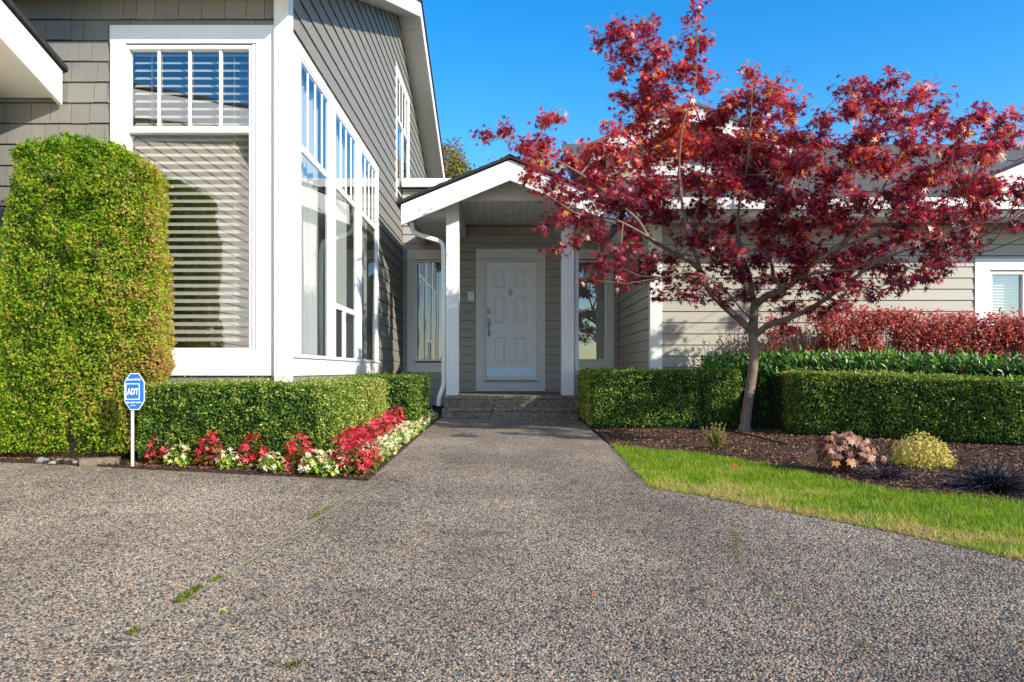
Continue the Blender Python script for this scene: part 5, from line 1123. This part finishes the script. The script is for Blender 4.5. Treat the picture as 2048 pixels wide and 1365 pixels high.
# moss and weeds in the joints
def moss(name, path, n, w, m, hh=.012):
    a = np.array(path); t = rng.random(n) * (len(a) - 1); i = t.astype(int); f = (t - i)[:, None]; q = a[i] * (1 - f) + a[np.minimum(i + 1, len(a) - 1)] * f + rng.normal(0, w, (n, 2))
    P = np.column_stack([q, Gv(q[:, 0], q[:, 1]) + .004]); up = rng.normal(0, .8, (n, 3)) + np.array([0, 0, 1]); o = cloud(name, P, frames(rng.normal(size=(n, 3)), spin=up), rng.uniform(.5, 1.2, n) * hh, *LEAF4, rng.random(n), m); o['kind'] = 'stuff'
moss('joint_weeds', [GP(355, 1208), GP(375, 1192), GP(400, 1178)], 260, .006, M['moss'], .017); moss('joint_weeds', [GP(425, 1165), GP(445, 1155)], 90, .005, M['moss'], .013)
moss('joint_weeds', [GP(258, 1270), GP(275, 1260)], 70, .005, M['moss'], .014); moss('joint_weeds', [GP(620, 1040), GP(660, 1016)], 120, .005, M['moss'], .014); moss('joint_weeds', [GP(575, 1335), GP(600, 1330)], 60, .006, M['moss'], .012)
moss('moss_line', [GP(1463, 1045), GP(1468, 1070), GP(1478, 1080), GP(1470, 1100), GP(1480, 1128)], 420, .006, M['moss'], .007)
moss('moss_line', [GP(1512, 1160), GP(1540, 1185), GP(1575, 1210), GP(1600, 1225)], 130, .006, M['moss'], .006); moss('moss_line', [GP(1700, 1280), GP(1755, 1305)], 90, .006, M['moss'], .006)

# ------------------------------------------------------------------ trees beyond the house
def far_tree(px, top, D, rad, crown_h, m, label, n=5200, tb=.5, leaf=.16, nm='background_tree', lump=.5, cone=False):
    x = X(px, D); z1 = Z(top, D); r = thing(nm, (x, D, .1), label, 'tree', 'trees beyond the house')
    MB().tube([(x, D, 0), (x + .1, D, z1 * .5), (x, D, z1 * .9)], [.28, .18, .05], 8).build('trunk', M['twig'], r, smooth=True)
    P = rng.normal(0, 1, (n, 3)); P /= np.linalg.norm(P, axis=1, keepdims=True); P *= rng.random((n, 1)) ** .33
    ln = fnoise(P, 2.2, x) ; P *= (1 + lump * ln)[:, None]
    if cone: t = (P[:, 2] + 1) / 2; P[:, 0] *= (1.15 - t) ; P[:, 1] *= (1.15 - t)
    keep = fnoise(P, 4.5, 7 + x) > (-.22 if lump > .25 else -.6); P = P[keep]; k = len(P)
    Wp = P * np.array([rad, rad, crown_h / 2]) + np.array([x, D, z1 - crown_h / 2])
    o = cloud('crown', Wp, frames(P + rng.normal(0, .6, (k, 3))), rng.uniform(.6, 1.3, k) * leaf, *LEAF4, tb + .3 * rng.normal(size=k) * .6 + .5 * fnoise(P, 2, 3), m, r); o['kind'] = 'stuff'
far_tree(902, 284, 30, 1.3, 6.5, M['treegreen'], 'rounded green and gold tree between the left gable and the porch roof', 26000, .62, .12, lump=.24)
far_tree(1070, 303, 32, 1.3, 5.5, M['treeorange'], 'orange autumn tree just right of the porch roof peak', 20000, .5, .12, lump=.24)
far_tree(990, 335, 34, 2.0, 4.5, M['treeorange'], 'low orange tree behind the left slope of the porch roof', 9000, .4, .17)
far_tree(1293, 150, 30, 1.0, 9.5, M['conifer'], 'narrow dark conifer rising behind the maple', 14000, .4, .2, lump=.3, cone=True)
far_tree(1625, 312, 28, 1.5, 4.0, M['treegreen'], 'dull green tree seen low through the maple crown', 9000, .3, .17)
far_tree(1450, 330, 34, 2.6, 5.0, M['treeorange'], 'broad orange tree behind the right wing roof', 3500, .5, .2)

moss('joint_weeds', [J0, J1], 900, .004, M['moss'], .0045)
for px, py, where in ((1350, 885, 'dark red leaf on the bark left of the heather'), (1405, 878, 'dark red leaf on the bark just behind the heather'), (1530, 905, 'red leaf on the bark in front of the irrigation pipe'), (1580, 925, 'red leaf on the bark near the lawn, left of the heuchera'),
                      (1610, 900, 'red leaf on the bark behind the heuchera, left side'), (1935, 940, 'red leaf on the bark left of the large black grass'), (1480, 895, 'red leaf on the bark between heather and pipe'), (1300, 878, 'red leaf on the bark close to the walkway corner')):
    fallen(px, py, rng.uniform(.022, .036), rng.uniform(.3, .8), 'fallen_leaf', where, lift=.045, group='fallen leaves on the bark')

# ------------------------------------------------------------------ loose relief of the near exposed aggregate
def pebbles():
    st = .0090; xs = np.arange(-4.3, 3.9, st); ys = np.arange(1.25, 6.6, st); gx_, gy_ = np.meshgrid(xs, ys); q = np.column_stack([gx_.ravel(), gy_.ravel()])
    q += rng.uniform(-.5, .5, q.shape) * st * 1.15; q = q[(np.abs(q[:, 0]) < q[:, 1] * .72 + .55)]
    q = q[rng.random(len(q)) < np.clip((6.6 - q[:, 1]) / 3.4, 0, 1)]
    j0, j1 = np.array(J0), np.array(J1); d = (j1 - j0) / np.linalg.norm(j1 - j0); dist = np.abs((q[:, 0] - j0[0]) * d[1] - (q[:, 1] - j0[1]) * d[0])
    low = np.interp(q[:, 0], [p[0] for p in lawn_low], [p[1] for p in lawn_low]); edge_y = np.interp(q[:, 0], [p[0] for p in bedL[::-1]], [p[1] for p in bedL[::-1]]); k_ = np.ones(len(q), bool); q = q[(dist > .011) & ((q[:, 0] > bedL[0][0]) | (q[:, 1] < edge_y - .015)) & ((q[:, 1] < bedL[0][1]) | (q[:, 0] > -.86)) & ((q[:, 1] < pr[0][1]) | (q[:, 0] < .9)) & ((q[:, 0] < lawn_low[0][0]) | (q[:, 1] < low - .02))]
    v = np.column_stack([q, Gv(q[:, 0], q[:, 1]) + rng.uniform(-.0012, .0006, len(q))]); me = bpy.data.meshes.new('pebbles'); me.vertices.add(len(v)); me.vertices.foreach_set('co', v.ravel().astype('f'))
    at = me.attributes.new('size', 'FLOAT_VECTOR', 'POINT'); sz = rng.uniform(.0029, .0059, (len(v), 1)) * rng.uniform(.75, 1.2, (len(v), 3)); sz[:, 2] = rng.uniform(.0022, .0040, len(v)); at.data.foreach_set('vector', sz.ravel().astype('f'))
    o = link('pebbles', me); o['kind'] = 'stuff'
    m = bpy.data.materials.new('pebble'); t, b = nodes(m); N, L = t.nodes, t.links; oi = N.new('ShaderNodeObjectInfo'); cr = N.new('ShaderNodeValToRGB'); cr.color_ramp.interpolation = 'CONSTANT'; e = cr.color_ramp.elements
    pal = [(0, (.04, .039, .041)), (.17, (.095, .088, .080)), (.33, (.17, .145, .115)), (.50, (.27, .205, .145)), (.66, (.20, .172, .14)), (.80, (.30, .24, .175)), (.925, (.28, .15, .08)), (.96, (.36, .315, .25))]
    while len(e) < len(pal): e.new(.5)
    for i, (p, c) in enumerate(pal): e[i].position = p; e[i].color = (*c, 1)
    L.new(oi.outputs['Random'], cr.inputs[0]); gg = N.new('ShaderNodeNewGeometry'); wr = weather(N, L, gg); ws = N.new('ShaderNodeVectorMath'); ws.operation = 'SCALE'; L.new(cr.outputs[0], ws.inputs[0]); L.new(wr.outputs[0], ws.inputs[3]); L.new(ws.outputs[0], b.inputs['Base Color']); b.inputs['Roughness'].default_value = .55; b.inputs['Specular IOR Level'].default_value = .25
    ng = bpy.data.node_groups.new('pebble_scatter', 'GeometryNodeTree'); ng.interface.new_socket('Geometry', in_out='INPUT', socket_type='NodeSocketGeometry'); ng.interface.new_socket('Geometry', in_out='OUTPUT', socket_type='NodeSocketGeometry')
    A = ng.nodes.new; gi, go = A('NodeGroupInput'), A('NodeGroupOutput'); mp2 = A('GeometryNodeMeshToPoints'); ic = A('GeometryNodeMeshIcoSphere'); ic.inputs['Radius'].default_value = 1; ic.inputs['Subdivisions'].default_value = 2
    sm = A('GeometryNodeSetShadeSmooth'); mt = A('GeometryNodeSetMaterial'); mt.inputs['Material'].default_value = m; ip = A('GeometryNodeInstanceOnPoints'); na = A('GeometryNodeInputNamedAttribute'); na.data_type = 'FLOAT_VECTOR'; na.inputs['Name'].default_value = 'size'
    rv = A('FunctionNodeRandomValue'); rv.data_type = 'FLOAT_VECTOR'; rv.inputs['Min'].default_value = (-.25, -.25, 0); rv.inputs['Max'].default_value = (.25, .25, 6.28)
    K = ng.links.new; K(gi.outputs[0], mp2.inputs['Mesh']); K(mp2.outputs[0], ip.inputs['Points']); K(ic.outputs[0], sm.inputs[0]); K(sm.outputs[0], mt.inputs[0]); K(mt.outputs[0], ip.inputs['Instance']); K(na.outputs[0], ip.inputs['Scale']); K(rv.outputs[0], ip.inputs['Rotation']); K(ip.outputs[0], go.inputs[0])
    md = o.modifiers.new('scatter', 'NODES'); md.node_group = ng; print('pebbles', len(v))
pebbles()
